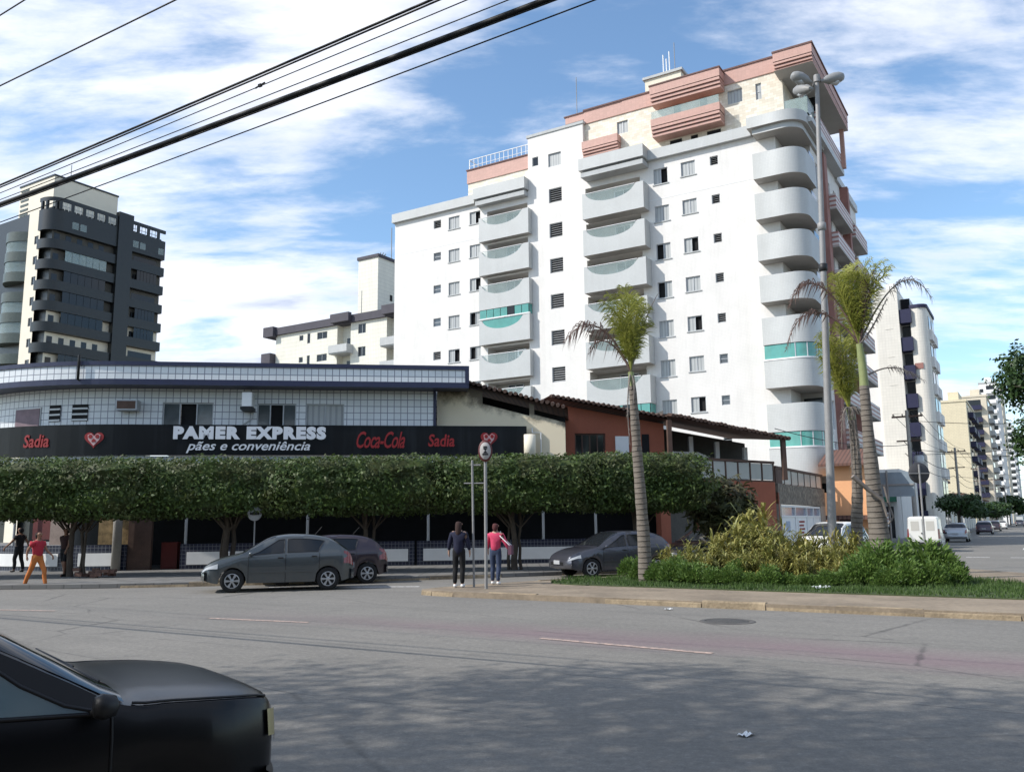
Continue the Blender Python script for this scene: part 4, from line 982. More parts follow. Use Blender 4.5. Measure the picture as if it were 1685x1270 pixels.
# stone clad shop on the street line
sc=thing('stone_clad_shop','small stone clad shop with white shutters and glazed upper rail','shop',G(43.4,11.15),pi/2-TH)
m=MB(); m.box(0,10.6,0,.35,2.55,3.55); m.build('parapet',K['stone'],sc)
m=MB(); m.box(-.001,.5,.02,.35,0,2.55); m.box(9.4,10.6,.02,6,0,2.55); m.box(0,10.6,.35,6,3.2,3.3); m.build('wall',M('shop_pier',(.36,.31,.26),.9,.15,1),sc)
m=MB(); m.box(0,.1,-.001,.34,0,3.1); m.build('pier_edge',K['terracotta'],sc)
m=MB(); m.box(.55,9.35,.10,.16,.05,1.9); s1=m.build('shutter',K['white_trim'],sc)
m=MB(); m.box(.55,9.35,.06,.2,1.9,1.98); m.box(.55,9.35,.06,.2,2.4,2.5)
for x in (.55,3.4,6.0,7.6,9.25): m.box(x,x+.1,.05,.2,.05,2.4)
m.build('shop_frame',K['white_trim'],sc)
m=MB(); m.box(.65,9.25,.14,.18,1.98,2.4); m.build('transom_glass',M('blue_grey_glass',(.25,.28,.36),.15,.3,2),sc)
m=MB(); m.box(4.0,5.6,.075,.098,.7,1.78); po=m.build('poster',K['white_trim'],sc)
m=MB(); 
for i in range(5): m.box(4.2,5.4-.2*(i%2),.068,.074,.85+i*.19,.95+i*.19)
m.build('poster_print',K['red_logo'],po)
m=MB(); m.box(1.6,2.3,.075,.098,1.2,1.7); m.build('notice',M('blue_notice',(.35,.42,.55),.6,.3,6),sc)
m=MB(); 
for i in range(8): m.box(.2+10.1*i/7,.3+10.1*i/7,.08,.16,3.55,4.3)
m.box(0,10.6,.05,.2,4.3,4.42); m.box(0,1.2,.08,.14,3.56,4.3); m.build('rail_frame',K['rust'],sc)
m=MB(); m.box(1.3,10.2,.1,.13,3.6,4.28); m.build('rail_glass',M('frosted_rail_panel',(.40,.41,.38),.35,.3,1.1),sc)
# orange annex and tiled porch at the foot of the tower
ox=thing('orange_annex','small bright orange building with clay tile porch at the tower foot','house',G(54.6,10.9),-TH)
m=MB(); m.box(-.2,2.0,0,2.6,2.0,5.0); m.box(-.2,.3,0.1,2.6,0,2.0); m.box(1.6,2.0,.05,2.6,0,2.0); m.build('wall',K['orange'],ox)
m=MB(); m.face([(-.5,-.7,5.05),(2.4,-.7,5.05),(2.4,2.4,6.1),(-.5,2.4,6.1)]); m.box(-.5,2.4,-.72,-.6,4.9,5.05); m.build('porch_roof',K['roof_tile'],ox)
m=MB(); m.box(.3,1.6,.5,.6,0,2.0); m.build('opening',K['dark'],ox)
m=MB(); m.box(-.3,2.3,-.6,.1,1.75,2.0); m.build('lower_roof',K['roof_tile'],ox)


# unseen dark shop row, added behind the camera to darken the black car's reflections
sh_=thing('unseen_shop_row','unseen low row of dark shops added behind the camera for dark reflections','shop',(-2,-5.5,0),0)
m=MB(); m.wall(-30,26,0,8.5,[(-29+5*i,-29+5*i+4.2,.1,3.1) for i in range(11)]+[(-28.4+5*i,-28.4+5*i+2.4,4.6,6.4) for i in range(11)],depth=.3,fr=lambda u,w_,z:(u,-w_,z)); m.box(-30,26,-9,-.5,0,8.5); m.build('wall',M('dull_brown_render',(.16,.13,.11),.9,.2,.6),sh_)
m=MB()
for i in range(11): m.box(-29+5*i,-29+5*i+4.2,-.28,-.2,.1,3.1)
m.build('shop_window',K['glass_dark'],sh_)
m=MB(); m.box(-30,26,.0,1.8,3.3,3.5); m.build('awning',K['rust'],sh_)
# ---------------------------------------------------------------- ground, roads, pavements
def setting(name, mb, mat):
    o=mb.build(name,mat); o['kind']='structure'; return o
m=MB(); S=4000
m.face([(-S,-S,-.012),(S,-S,-.012),(S,S,-.012),(-S,S,-.012)]); setting('ground',m,M('far_ground',(.16,.15,.13),.95,.3,.05))
m=MB(); m.face([(-160,-60,0),(260,-60,0),(460,700,0),(-160,700,0)]); setting('road',m,K['asphalt'])
def off_poly(line, d):                         # parallel line, d to the left of travel
    out=[]
    for i,p in enumerate(line):
        a=line[max(i-1,0)]; b=line[min(i+1,len(line)-1)]
        dx,dy=b[0]-a[0],b[1]-a[1]; l=hypot(dx,dy); out.append((p[0]-dy/l*d,p[1]+dx/l*d))
    return out
def smooth(line, it=2, closed=False):
    for _ in range(it):
        o=[] if closed else [line[0]]
        n=len(line)
        for i in range(n if closed else n-1):
            p,q=line[i],line[(i+1)%n]
            o+= [(p[0]*.75+q[0]*.25,p[1]*.75+q[1]*.25),(p[0]*.25+q[0]*.75,p[1]*.25+q[1]*.75)]
        if not closed: o.append(line[-1])
        line=o
    return line
def kerb_strip(line, name, h=.14, w=.16, seg=1.0):
    m=MB(); 
    # cut into stones
    pts=[Vector((*p,0)) for p in line]; st=[]
    for i in range(len(pts)-1):
        L=(pts[i+1]-pts[i]).length; n=max(1,int(L/seg))
        st+= [pts[i].lerp(pts[i+1],k/n) for k in range(n)]
    st.append(pts[-1]); inn=off_poly([(p.x,p.y) for p in st],w)
    r2=random.Random(len(st))
    for i in range(len(st)-1):
        a,b=st[i],st[i+1]; c,d=Vector((*inn[i+1],0)),Vector((*inn[i],0)); g=(b-a).normalized()*.012
        hh=h+r2.uniform(-.045,.004)-(.05 if r2.random()<.12 else 0); k=r2.uniform(-.03,.012)
        nrm=(d-a).normalized()
        a_,b_=a+g+nrm*(.0+k),b-g+nrm*k
        z=Vector((0,0,1))
        m.face([a_,b_,b_+z*(hh-.03)+nrm*.01,a_+z*(hh-.03)+nrm*.01]); m.face([a_+z*(hh-.03)+nrm*.01,b_+z*(hh-.03)+nrm*.01,b_+z*hh+nrm*.04,a_+z*hh+nrm*.04]); m.face([a_+z*hh+nrm*.04,b_+z*hh+nrm*.04,c-g+z*hh,d+g+z*hh]); m.face([a_,a_+z*(hh-.03)+nrm*.01,a_+z*hh+nrm*.04,d+g+z*hh,d+g]); m.face([b_+z*(hh-.03)+nrm*.01,b_,c-g,c-g+z*hh,b_+z*hh+nrm*.04])
    return setting(name,m,K['kerb'])
# pavement in front of the shop and up the side street
kl=[(-60,40),(-36,30.5),(-24,27),(-15.5,25.2),(-8.9,25.6),(1.1,28.9),(7.0,32.6),(11.6,37.6)]
kl=smooth(kl,2)+[tuple(G(a,8.6)[:2]) for a in (47,60,120,300,640)]
m=MB(); poly=kl+[tuple(G(640,60)[:2]),(-60,120)]
m.prism(poly,-.01,.125); setting('pavement',m,K['pave']); kerb_strip(kl,'kerb')
# opposite pavement of the side street
kr=[tuple(G(a,s)[:2]) for a,s in ((640,-6.2),(120,-6.2),(50,-6.2),(40,-9),(34,-30),(32,-80))]
m=MB(); m.prism(kr+[tuple(G(640,-80)[:2])],-.01,.125); setting('pavement',m,K['pave']); kerb_strip(kr,'kerb')
# the traffic island
isl=[tuple(G(a,s)[:2]) for a,s in ((17.25,13.2),(17.2,8),(17.2,-4),(17.4,-11))]+[tuple(G(20,-13)[:2]),tuple(G(23.5,-11)[:2]),(15.4,21.2),(14.9,27.0),(14.2,30.6),(11.6,32.4),(8.3,30.6),(3.3,26.7),(.2,24.6),(-2.3,22.3)]
isl=smooth(isl,2,closed=True)
m=MB(); m.prism(isl,-.01,.125); setting('island_pavement',m,K['soil']); kerb_strip(isl+[isl[0]],'kerb',seg=1.1)
lawn=smooth([tuple(G(a,s)[:2]) for a,s in ((20.4,12.3),(20.2,8),(20.0,0),(20.1,-3))]+[(13.4,16.0),(12.4,20.0),(12.0,25),(12.2,29),(11.4,31.0),(8.6,29.9),(3.6,26.1)],2,closed=True)
m=MB(); m.prism(lawn,.1,.15); setting('lawn_bed',m,K['lawn'])
# road markings
def mark(p,q,w,mat,name='lane_mark'):
    d=(q-p).normalized(); n=Vector((-d.y,d.x,0))*w/2; z=Vector((0,0,.006))
    m=MB(); N=max(1,int((q-p).length/.6))
    for i in range(N):
        a=p.lerp(q,i/N); b=p.lerp(q,(i+1)/N); m.face([a-n+z,b-n+z,b+n+z,a+n+z])
    return setting(name,m,mat)
for (u0,v0),(u1,v1) in (((345,1017),(507,1024)),((890,1050),(1172,1075)),((-120,1001),(90,1005))):
    mark(gp(u0,v0),gp(u1,v1),.12,K['mark'])
for k in range(7):
    p=G(44.6,5.0-1.75*k); mark(p,p+Vector((*[E1[0]*-.0,0],0))+G(0,-.95),.32,K['markw'],'crossing_mark')
for k in range(5): p=G(29.5,-1.5-1.5*k); mark(p,p+G(2.6,0),.45,K['markw'],'crossing_mark')
mark(G(30.6,-1.2),G(27.5,-1.2),.2,K['markw'],'stop_mark')
for k in range(14): mark(G(56+9*k,1.2),G(60+9*k,1.2),.12,K['markw'])
mark(gp(440,967)+Vector((0,.1,0)),gp(690,965),.2,K['markw'],'edge_mark')
# manhole cover, scraps of paper, dry leaves
P=gp(1197,1022); mh=thing('manhole_cover','round iron manhole cover set in the asphalt near the island','manhole cover',(P.x,P.y,.004))
m=MB(); m.lathe([(0,.004),(.36,.004),(.37,0)],28); 
m.build('lid',M('worn_iron',(.07,.068,.065),.7,.4,14,.6,60),mh)
m=MB(); m.lathe([(.38,0),(.385,.006),(.47,.005),(.48,0)],28); m.build('ring',M('ring_concrete',(.10,.095,.09),.9,.3,6),mh)
def scrap(u,v,s,lab,z=0.0,mat='white_trim'):
    P=gp(u,v,z); m=MB(); n=5; r3=random.Random(u)
    m.grid([[(s*(i/n-.5)*1.6,s*(j/n-.5),.006+r3.uniform(0,.25)*s) for i in range(n+1)] for j in range(n+1)],sm=False)
    o=m.build('paper_scrap',K[mat]); o.location=P; o.rotation_euler=(0,0,r3.uniform(0,3)); tag(o,lab,'litter')
scrap(1228,1210,.085,'crumpled white paper scrap lying alone on the near asphalt'); scrap(922,987,.15,'flat white paper scrap in the gutter against the island kerb'); scrap(1350,968,.28,'torn white paper caught at the foot of the green shrubs',.15); scrap(1100,1003,.1,'tiny pale paper bit on the road below the island')
# grass: uncountable blades
m=MB(); rg=random.Random(3)
bx=[p[0] for p in lawn]; by=[p[1] for p in lawn]
def inside(x,y,poly):
    c=False; j=len(poly)-1
    for i in range(len(poly)):
        xi,yi=poly[i]; xj,yj=poly[j]
        if (yi>y)!=(yj>y) and x<(xj-xi)*(y-yi)/(yj-yi)+xi: c=not c
        j=i
    return c
cnt=0
while cnt<26000:
    x=rg.uniform(min(bx),max(bx)); y=rg.uniform(min(by),max(by))
    if not inside(x,y,lawn): continue
    if y>26 and rg.random()<.7: continue
    cnt+=1; a=rg.uniform(0,2*pi); h=rg.uniform(.04,.11)*(1+.8*noise.noise((x*.8,y*.8,0))); w_=.012; lx=rg.uniform(-.05,.05); ly=rg.uniform(-.05,.05)
    m.face([(x-w_*cos(a),y-w_*sin(a),.145),(x+w_*cos(a),y+w_*sin(a),.145),(x+lx,y+ly,.15+h)],uv=[(0,0)]*3)
o=m.build('grass',K['grass']); tag(o,'short mown grass round the shrubs on the island','grass',kind='stuff')

# ---------------------------------------------------------------- leaves and trees
def leaf(mb,c,nrm,size,rg,asp=2.0,fold=.0):
    n=Vector(nrm).normalized(); t=n.cross(Vector((rg.uniform(-1,1),rg.uniform(-1,1),rg.uniform(-1,1))))
    if t.length<1e-3: t=Vector((1,0,0))
    t.normalize(); b=n.cross(t); c=Vector(c); l=size*.5*asp**.5; w=size*.5/asp**.5
    mb.face([c-t*l,c+b*w-t*l*.1,c+t*l,c-b*w-t*l*.1],uv=[(0,0),(1,0),(1,1),(0,1)])
def crown(rg,rx,ry,rz,n,size,power=4.0,rough=.16,shell=.78,asp=2.0,flat_top=True,hang=0.0,core=True):
    mb=MB(); sd=rg.uniform(0,99)
    def surf(u,v):
        d=Vector((cos(u)*cos(v),sin(u)*cos(v),sin(v)))
        k=(abs(d.x)**power+abs(d.y)**power+abs(d.z)**power)**(-1/power)
        q=1+rough*(noise.noise((d.x*2.2+sd,d.y*2.2,d.z*2.2))*1.2+noise.noise((d.x*5+sd,d.y*5,d.z*5))*.7)
        return d,k*q
    if core:
        rows=[]
        for i in range(13):
            v=-pi/2+pi*i/12; row=[]
            for j in range(22):
                d,k=surf(2*pi*j/22,v); s=k*.80*(1+.05*noise.noise((d.x*9+sd,d.y*9,d.z*9))); row.append((d.x*rx*s,d.y*ry*s,d.z*rz*s))
            rows.append(row)
        mb.grid(rows,closed=True,sm=False)
    for i in range(n):
        u=rg.uniform(0,2*pi); v=math.asin(rg.uniform(-1,1)); d,k=surf(u,v)
        s=k*(rg.uniform(shell,1.0)**.5+ (rg.gauss(0,.03)))
        # leaf clumps: pull towards a clump pattern
        cl=noise.noise((d.x*rx*1.7+sd,d.y*ry*1.7+9,d.z*rz*1.7))
        if cl<-.25 and rg.random()<.6: s*=.88
        p=Vector((d.x*rx*s,d.y*ry*s,d.z*rz*s)); 
        nr=Vector((d.x/rx,d.y/ry,d.z/rz)).normalized()*.8+Vector((rg.uniform(-1,1),rg.uniform(-1,1),rg.uniform(-.4,1.0)))*.9
        if hang: p.z-=hang*rg.random()**3
        leaf(mb,p,nr,size*rg.uniform(.6,1.25),rg,asp)
    return mb
def trunk(mb,pts,r0,r1,n=8):
    m_=len(pts); mb.tube(pts,[r0+(r1-r0)*i/(m_-1) for i in range(m_)],n)
def clipped_tree(loc,rz,label,stems,seed,rx,ry,rz_,zc,group='clipped street trees along the shop pavement',mat='clip',off=(0,0),n=13500,size=.108,**kw):
    t=thing('clipped_tree',label,'tree',loc,rz,group); rg=random.Random(seed)
    m=MB()
    for (dx,dy,r) in stems:
        x,y=dx,dy; pts=[(x,y,0)]
        for i in range(1,7):
            x+=rg.uniform(-.06,.06)+off[0]*.05; y+=rg.uniform(-.05,.05); pts.append((x,y,i*.36))
        trunk(m,pts,r,r*.6)
        for j in range(4):
            b=pts[4]; a=rg.uniform(0,2*pi); trunk(m,[b,(b[0]+cos(a)*.5,b[1]+sin(a)*.35,b[2]+.5),(b[0]+cos(a)*1.3,b[1]+sin(a)*.7,b[2]+.9)],r*.5,r*.15,6)
    m.build('trunk',K['bark'],t)
    c=crown(rg,rx,ry,rz_,n,size,**kw)
    o=c.build('crown',K[mat],t); o.location=(off[0],off[1],zc); return t
def on(u,Y): P=at(u,900,Y); return Vector((P.x,Y,.125))
ct=[(-118,29.0,'clipped tree at the end of the row above the curving shop front',[(0,0,.11)]),
    (118,29.5,'clipped tree on several dark stems with bricks at its foot',[(0,0,.12),(.32,.05,.07),(-.2,.1,.06),(.5,-.05,.05)]),
    (372,30.2,'clipped tree rising just behind the grey hatchback bonnet',[(0,0,.13),(.22,.1,.10),(-.15,.05,.08)]),
    (607,30.4,'clipped tree directly behind the dark car with red tail lamp',[(0,0,.10),(.15,.1,.07)]),
    (846,30.8,'clipped tree with forked trunk behind the woman in pink',[(0,0,.12),(.25,.05,.06),(-.18,.08,.06)]),
    (1052,31.6,'clipped tree behind the slim palm at the end of the row',[(0,0,.12),(.3,.1,.07)])]
for i,(u,Y,lab,stems) in enumerate(ct):
    clipped_tree(on(u,Y),BR+R(-.05,.05),lab,stems,40+i,(3.1 if i<5 else 2.45)+R(-.1,.1),1.45,.96+R(-.02,.02),2.90+.03*i,rough=.11,off=(R(-.2,.2),-.2),power=9.0,hang=.14)
# droopy olive shrub tree at the end of the row
clipped_tree(on(1190,33.2),0,'droopy olive tree with ragged leaves before the brick terrace house',[(0,0,.09)],77,1.15,1.0,.85,2.35,group=None,mat='olive',n=3600,size=.2,power=2.0,rough=.4,asp=4.0,hang=.9,core=False)
bp=on(150,28.8); t=thing('brick_pile','small pile of broken bricks round a tree foot','bricks',bp)
m=MB(); rg=random.Random(8)
for i in range(16):
    x,y=rg.uniform(-.6,.7),rg.uniform(-.4,.3); h=rg.uniform(0,.22); m.box(x,x+.22,y,y+.11,h,h+.1)
m.build('brick_heap',M('old_brick',(.14,.08,.06),.9,.4,6),t)

# palms: trunk with rings, crownshaft, fronds
def frond(mb,ctrl,rg,leaf_len,mat_w=.03,n=34,droop=.5,spread=.9,start=.12,keep=1.0,prof=None):
    P=[Vector(c) for c in ctrl]
    def bez(t):
        a,b,c,d=P; return a*(1-t)**3+b*3*t*(1-t)**2+c*3*t*t*(1-t)+d*t**3
    pts=[bez(i/14) for i in range(15)]
    mb.tube(pts,[.028*(1-.8*i/14)+.004 for i in range(15)],5)
    for i in range(n):
        t=start+(1-start)*i/(n-1); p=bez(t); tg=(bez(min(1,t+.02))-bez(max(0,t-.02))).normalized()
        sd=tg.cross(Vector((0,0,1)))
        if sd.length<.05: sd=Vector((1,0,0))
        sd.normalize(); up=sd.cross(tg)
        L=leaf_len*(prof(t) if prof else (.45+.9*sin(pi*min(1,t*1.02))*.6))
        for s in (-1,1):
            if rg.random()>keep: continue
            a=rg.uniform(-.25,.25); d=(sd*s*spread+tg*(.55+a*.4)+up*rg.uniform(-.25,.35)).normalized()
            q=p+d*L*.55; e=p+d*L+Vector((0,0,-droop*L*rg.uniform(.5,1.2)))
            w=tg*mat_w*.5
            mb.face([p-w*.6,p+w*.6,q+w,q-w],uv=[(0,0)]*4); mb.face([q-w,q+w,e],uv=[(0,0)]*3)
    return mb
def palm(label,base,trunk_pts,radii,shaft_from,fronds,seed):
    t=thing('palm_tree',label,'palm tree',base,0,'palm trees on the traffic island'); rg=random.Random(seed)
    P=[Vector(p) for p in trunk_pts]
    def lerp_chain(n):
        out=[];rr=[]
        for i in range(len(P)-1):
            for k in range(n):
                f=k/n; out.append(P[i].lerp(P[i+1],f)); rr.append(radii[i]*(1-f)+radii[i+1]*f)
        out.append(P[-1]); rr.append(radii[-1]); return out,rr
    out,rr=lerp_chain(6)
    for _ in range(2): out=[out[0]]+[(out[i-1]+out[i]*2+out[i+1])/4 for i in range(1,len(out)-1)]+[out[-1]]
    rr=[r*(1+rg.uniform(-.05,.05)) for r in rr]
    k=int(len(out)*shaft_from)
    m=MB(); m.tube(out[:k+1],rr[:k+1],12); m.build('trunk',K['ptrunk'],t)
    m=MB(); m.tube(out[k:],rr[k:],10); m.build('crownshaft',K['pshaft'],t)
    for f in fronds:
        b=out[-1] if len(f)<4 else Vector(f[3]); 
        m=MB(); frond(m,[b,b+Vector(f[0][0]),b+Vector(f[0][1]),b+Vector(f[0][2])],rg,**f[2])
        m.build('frond',K[f[1]],t)
    return t
def rel(base,u,v,Y): q=at(u,v,Y); return q-base
GRN=dict(leaf_len=.66,mat_w=.024,n=58,droop=.45,spread=.62,keep=.9)
# slim palm
b=gp(1063,956,.15); Y=b.y
tp=[(0,0,-.05)]+[tuple(rel(b,u,v,Y)) for u,v in ((1059,880),(1053,800),(1048,740),(1044,680),(1041,640),(1038,612))]
fr=[]
def up(dx,dz,dy,bx=0.0,kw=GRN,mat='palm'): return (((dx*.15+bx*.3,dy*.2,dz*.4),(dx*.5+bx,dy*.5,dz*.85),(dx,dy,dz)),mat,kw)
for dx,dz,dy,bx in ((-.55,2.25,.2,.15),(-.75,1.95,-.2,.25),(-.15,2.35,-.3,.1),(.3,2.1,.25,.1),(.15,2.3,.4,.05),(.45,1.75,-.3,0),(-.35,2.1,-.45,.2),(-.25,1.6,.5,0),(.05,1.9,-.1,0),(-.45,1.9,.3,.1),(.25,2.0,-.1,.15),(-.6,1.6,0,.05),(.5,1.4,.2,.1)): fr.append(up(dx,dz,dy,bx))
fr.append((((-.5,0,1.3),(-1.2,-.1,1.75),(-1.75,-.1,.95)),'palm_dry',dict(leaf_len=.5,mat_w=.035,n=40,droop=1.1,spread=.35,keep=.85)))
fr.append((((-.25,.1,.7),(-.8,.2,1.35),(-1.1,.2,.6)),'palm_dry',dict(leaf_len=.45,mat_w=.03,n=22,droop=1.2,spread=.3,keep=.6)))
fr.append((((.25,0,.9),(.45,.1,1.6),(.85,.1,2.25)),'palm_grey',dict(leaf_len=.14,mat_w=.03,n=14,droop=.2,spread=.3,keep=.6)))
fr.append((((-.1,-.2,-.3),(-.2,-.25,-.9),(-.12,-.2,-2.0)),'palm_grey',dict(leaf_len=.16,mat_w=.03,n=20,droop=.8,spread=.3,keep=.6)))
fr.append((((.1,-.15,-.3),(.05,-.2,-.6),(0,-.2,-1.0)),'palm_grey',dict(leaf_len=.16,mat_w=.03,n=12,droop=.8,spread=.3,keep=.6)))
palm('slim palm with one brown arching frond in front of the terracotta house',b,tp,[.20,.168,.15,.135,.12,.105,.08],.86,fr,1)
# the tall thick palm
b=at(1453,962,23.2); b.z=.15; Y=23.2
tp=[(0,0,-.05)]+[tuple(rel(b,u,v,Y)) for u,v in ((1447,880),(1437,800),(1430,730),(1424,660),(1420,610),(1414,566))]
top=Vector(tp[-1]); fr=[]
for dx,dz,dy,bx in ((.55,2.25,.2,-.1),(.85,2.0,-.3,.0),(.15,2.1,.3,-.2),(-.1,1.9,-.3,-.25),(-.45,1.55,.2,-.1),(.35,2.3,-.2,-.1),(.7,1.7,.4,.1),(-.2,2.1,.1,-.3),(.95,2.2,.1,0),(.25,1.7,-.45,0),(.5,1.9,.3,-.3),(-.3,2.0,0,-.35),(.75,2.3,-.1,-.1),(-.55,1.9,-.2,-.3),(.05,2.3,.1,-.15)): fr.append(up(dx,dz,dy,bx))
fr.append((((-.35,0,1.2),(-1.2,.1,2.6),(-1.85,.0,1.1)),'palm_dry',dict(leaf_len=.42,mat_w=.035,n=44,droop=1.0,spread=.3,keep=.85,start=.4)))
fr.append((((-.5,.1,.9),(-1.5,.2,1.6),(-1.95,.2,-.1)),'palm_dry',dict(leaf_len=.35,mat_w=.035,n=34,droop=1.0,spread=.3,keep=.8,start=.35)))
fr.append((((.5,0,1.0),(1.5,.1,2.7),(2.15,.1,1.3)),'palm_grey',dict(leaf_len=.32,mat_w=.028,n=36,droop=1.0,spread=.3,keep=.8,start=.45)))
fr.append((((.25,0,.1),(.75,.1,.45),(1.5,.1,-.15)),'palm_grey',dict(leaf_len=.26,mat_w=.025,n=26,droop=1.0,spread=.3,keep=.7,start=.45),tuple(top+Vector((.2,0,-.85)))))
fr.append((((.2,-.1,.8),(.35,-.2,1.5),(.45,-.25,2.0)),'palm_grey',dict(leaf_len=.40,mat_w=.035,n=30,droop=.9,spread=.4)))
fr.append((((.15,-.2,.7),(.2,-.3,1.4),(.1,-.35,1.7)),'palm_dry',dict(leaf_len=.3,mat_w=.035,n=30,droop=.9,spread=.4)))
fr.append((((.3,-.2,.3),(.5,-.25,.8),(.75,-.25,1.2)),'palm_grey',dict(leaf_len=.18,mat_w=.035,n=20,droop=.9,spread=.4)))
tpalm=palm('tall thick palm with ringed trunk and grey arching fronds on the island',b,tp,[.36,.26,.20,.16,.135,.115,.085],.74,fr,2)
m=MB(); q=[rel(b,u,v,Y-.35) for u,v in ((1403,783),(1428,805),(1452,822),(1460,850))]; m.tube(q,[.07,.055,.05,.03],6); q2=[rel(b,u,v,Y-.3) for u,v in ((1455,800),(1464,835),(1470,850),(1462,862))]; m.tube(q2,.03,5); m.build('dead_frond_base',K['palm_grey'],tpalm)
# third palm behind it
b=at(1409,960,25.6); b.z=.15; Y=25.6
tp=[(0,0,-.05)]+[tuple(rel(b,u,v,Y)) for u,v in ((1410,860),(1411,800),(1409,760),(1406,720),(1402,690),(1397,672))]
top=Vector(tp[-1]); fr=[]
for dx,dz,dy,bx in ((-.55,2.3,.2,-.2),(-.2,2.5,-.3,-.1),(-.7,1.9,-.2,-.2),(.15,2.2,.3,0),(-.4,1.6,.4,-.2),(.25,1.7,-.3,.1),(-.5,2.5,0,-.2),(-.05,2.0,.1,0),(-.6,1.5,.1,-.3),(.3,2.3,0,.1),(-.3,2.2,.3,-.3),(-.75,2.2,0,-.3)): fr.append(up(dx,dz,dy,bx))
for dx,dz in ((-.35,-1.2),(.1,-1.5),(.45,-1.1),(-.1,-2.4)): fr.append((((dx*.4,-.1,.1),(dx*.9,-.15,-.1),(dx,-.15,dz)),'palm_grey',dict(leaf_len=.28,mat_w=.03,n=24,droop=1.0,spread=.3,keep=.7)))
palm('shorter palm with bushy low crown standing behind the thick palm',b,tp,[.2,.17,.15,.135,.12,.11,.08],.82,fr,3)

# the island bed: yellow crotons behind, feathery green bushes in front
def strap_bush(rg,h,w,n):
    mb=MB()
    stems=[(rg.gauss(0,w*.28),rg.gauss(0,w*.22),rg.uniform(.45,1.0)*h) for _ in range(16)]
    for sx_,sy_,sh in stems: mb.tube([(sx_*.4,sy_*.4,0),(sx_*.8,sy_*.8,sh*.6),(sx_,sy_,sh)],[.018,.014,.008],4)
    for i in range(n):
        sx_,sy_,sh=stems[i%len(stems)]; f=rg.uniform(.25,1.0); sh*=1.0+(.22 if i%9==0 else 0); p=Vector((sx_*(.4+.6*f),sy_*(.4+.6*f),sh*f))
        a=rg.uniform(0,2*pi); el=rg.uniform(.1,1.1)*(.5+.6*f); L=rg.uniform(.18,.46); d=Vector((cos(a)*cos(el),sin(a)*cos(el),sin(el))); sd=Vector((-sin(a),cos(a),0))*rg.uniform(.016,.028)
        q=p+d*L*.55; e=p+d*L+Vector((0,0,-L*rg.uniform(.1,.5)))
        mb.face([p-sd*.4,p+sd*.4,q+sd,q-sd],uv=[(0,0)]*4); mb.face([q-sd,q+sd,e],uv=[(0,0)]*3)
    return mb
def fern_bush(rg,h,w,n):
    mb=MB(); sd=rg.uniform(0,99)
    for i in range(n):
        a=rg.uniform(0,2*pi); r=w*.5*sqrt(rg.random()); hh=h*sqrt(max(0,1-(r/(w*.52))**2))*(1+.25*rg.random()**4+.55*noise.noise((r*cos(a)*3+sd,r*sin(a)*3,0))); z=hh*rg.uniform(.35,1.08)
        p=Vector((r*cos(a),r*sin(a),z)); d=Vector((cos(a)*.6+rg.uniform(-.6,.6),sin(a)*.6+rg.uniform(-.6,.6),rg.uniform(.1,1.0))).normalized()
        L=rg.uniform(.07,.17); s=d.cross(Vector((rg.uniform(-1,1),rg.uniform(-1,1),.3))).normalized()*L*.16
        mb.face([p,p+d*L*.5+s,p+d*L,p+d*L*.5-s],uv=[(0,0)]*4)
    for i in range(14):
        a=rg.uniform(0,2*pi); mb.tube([(0,0,0),(cos(a)*w*.35,sin(a)*w*.35,h*.75)],[.01,.004],4)
    return mb
rg=random.Random(21)
cr_m=[strap_bush(rg,1.0,1.0,760) for _ in range(3)]; gr_m=[fern_bush(rg,.62,1.15,2300) for _ in range(3)]
cr_o=[];gr_o=[]
def place(store,builders,name,mat,lab,cat,grp,P,s,i):
    if i<3:
        o=builders[i].build(name,K[mat]); tag(o,lab,cat,grp); store.append(o)
    else:
        o=store[i%3].copy(); LINK(o)
    o.location=P; o.rotation_euler=(0,0,rg.uniform(0,6.28)); o.scale=(s*rg.uniform(.85,1.15),s*rg.uniform(.85,1.15),s*rg.uniform(.8,1.22))
# (photo column, distance, height in metres of the bush top)
cro=[(1096,25.4,.75),(1122,24.8,.85),(1150,24.4,.9),(1178,24.6,.95),(1200,25.4,1.25),(1225,25.2,1.45),(1238,26.6,1.75),(1256,25.8,1.6),(1262,24.0,1.1),(1285,25.5,1.45),(1310,24.6,1.35),(1318,26.2,1.5),(1338,25.2,1.45),(1362,24.4,1.35),(1380,25.6,1.45),(1400,24.5,1.4),(1420,25.8,1.45),(1240,22.9,.8),(1275,22.6,.8),(1320,22.4,.75),(1360,22.3,.8),(1395,22.3,.8),(1118,23.6,.6),(1135,24.0,.75),(1298,23.2,1.05),(1345,23.2,1.1),(1385,23.0,1.15),(1425,23.9,1.2),(1165,23.4,.75),(1215,23.6,.95)]
for i,(u,Y,h) in enumerate(cro):
    P=at(u,900,Y); P.z=.13; place(cr_o,cr_m,'croton_shrub','croton','yellow and green croton shrub with strappy leaves on the island','shrub','yellow croton shrubs on the island',P,h*(.92 if u<1275 else .74),i)
gre=[(1058,24.6,.55),(1042,25.6,.6),(1085,23.4,.5),(1110,23.0,.55),(1140,22.6,.55),(1172,22.2,.48),(1200,22.0,.42),(1232,21.8,.36),(1262,21.7,.42),(1295,21.6,.34),(1326,21.6,.38),(1360,21.4,.40),(1392,21.4,.36),(1420,21.6,.65),(1446,21.9,.8),(1474,22.0,.85),(1500,22.2,.9),(1522,22.0,.85),(1545,21.8,.7),(1560,21.2,.5),(1490,21.0,.6),(1530,20.9,.5),(1120,24.0,.6),(1210,23.0,.5),(1460,20.9,.5),(1420,22.4,.7)]
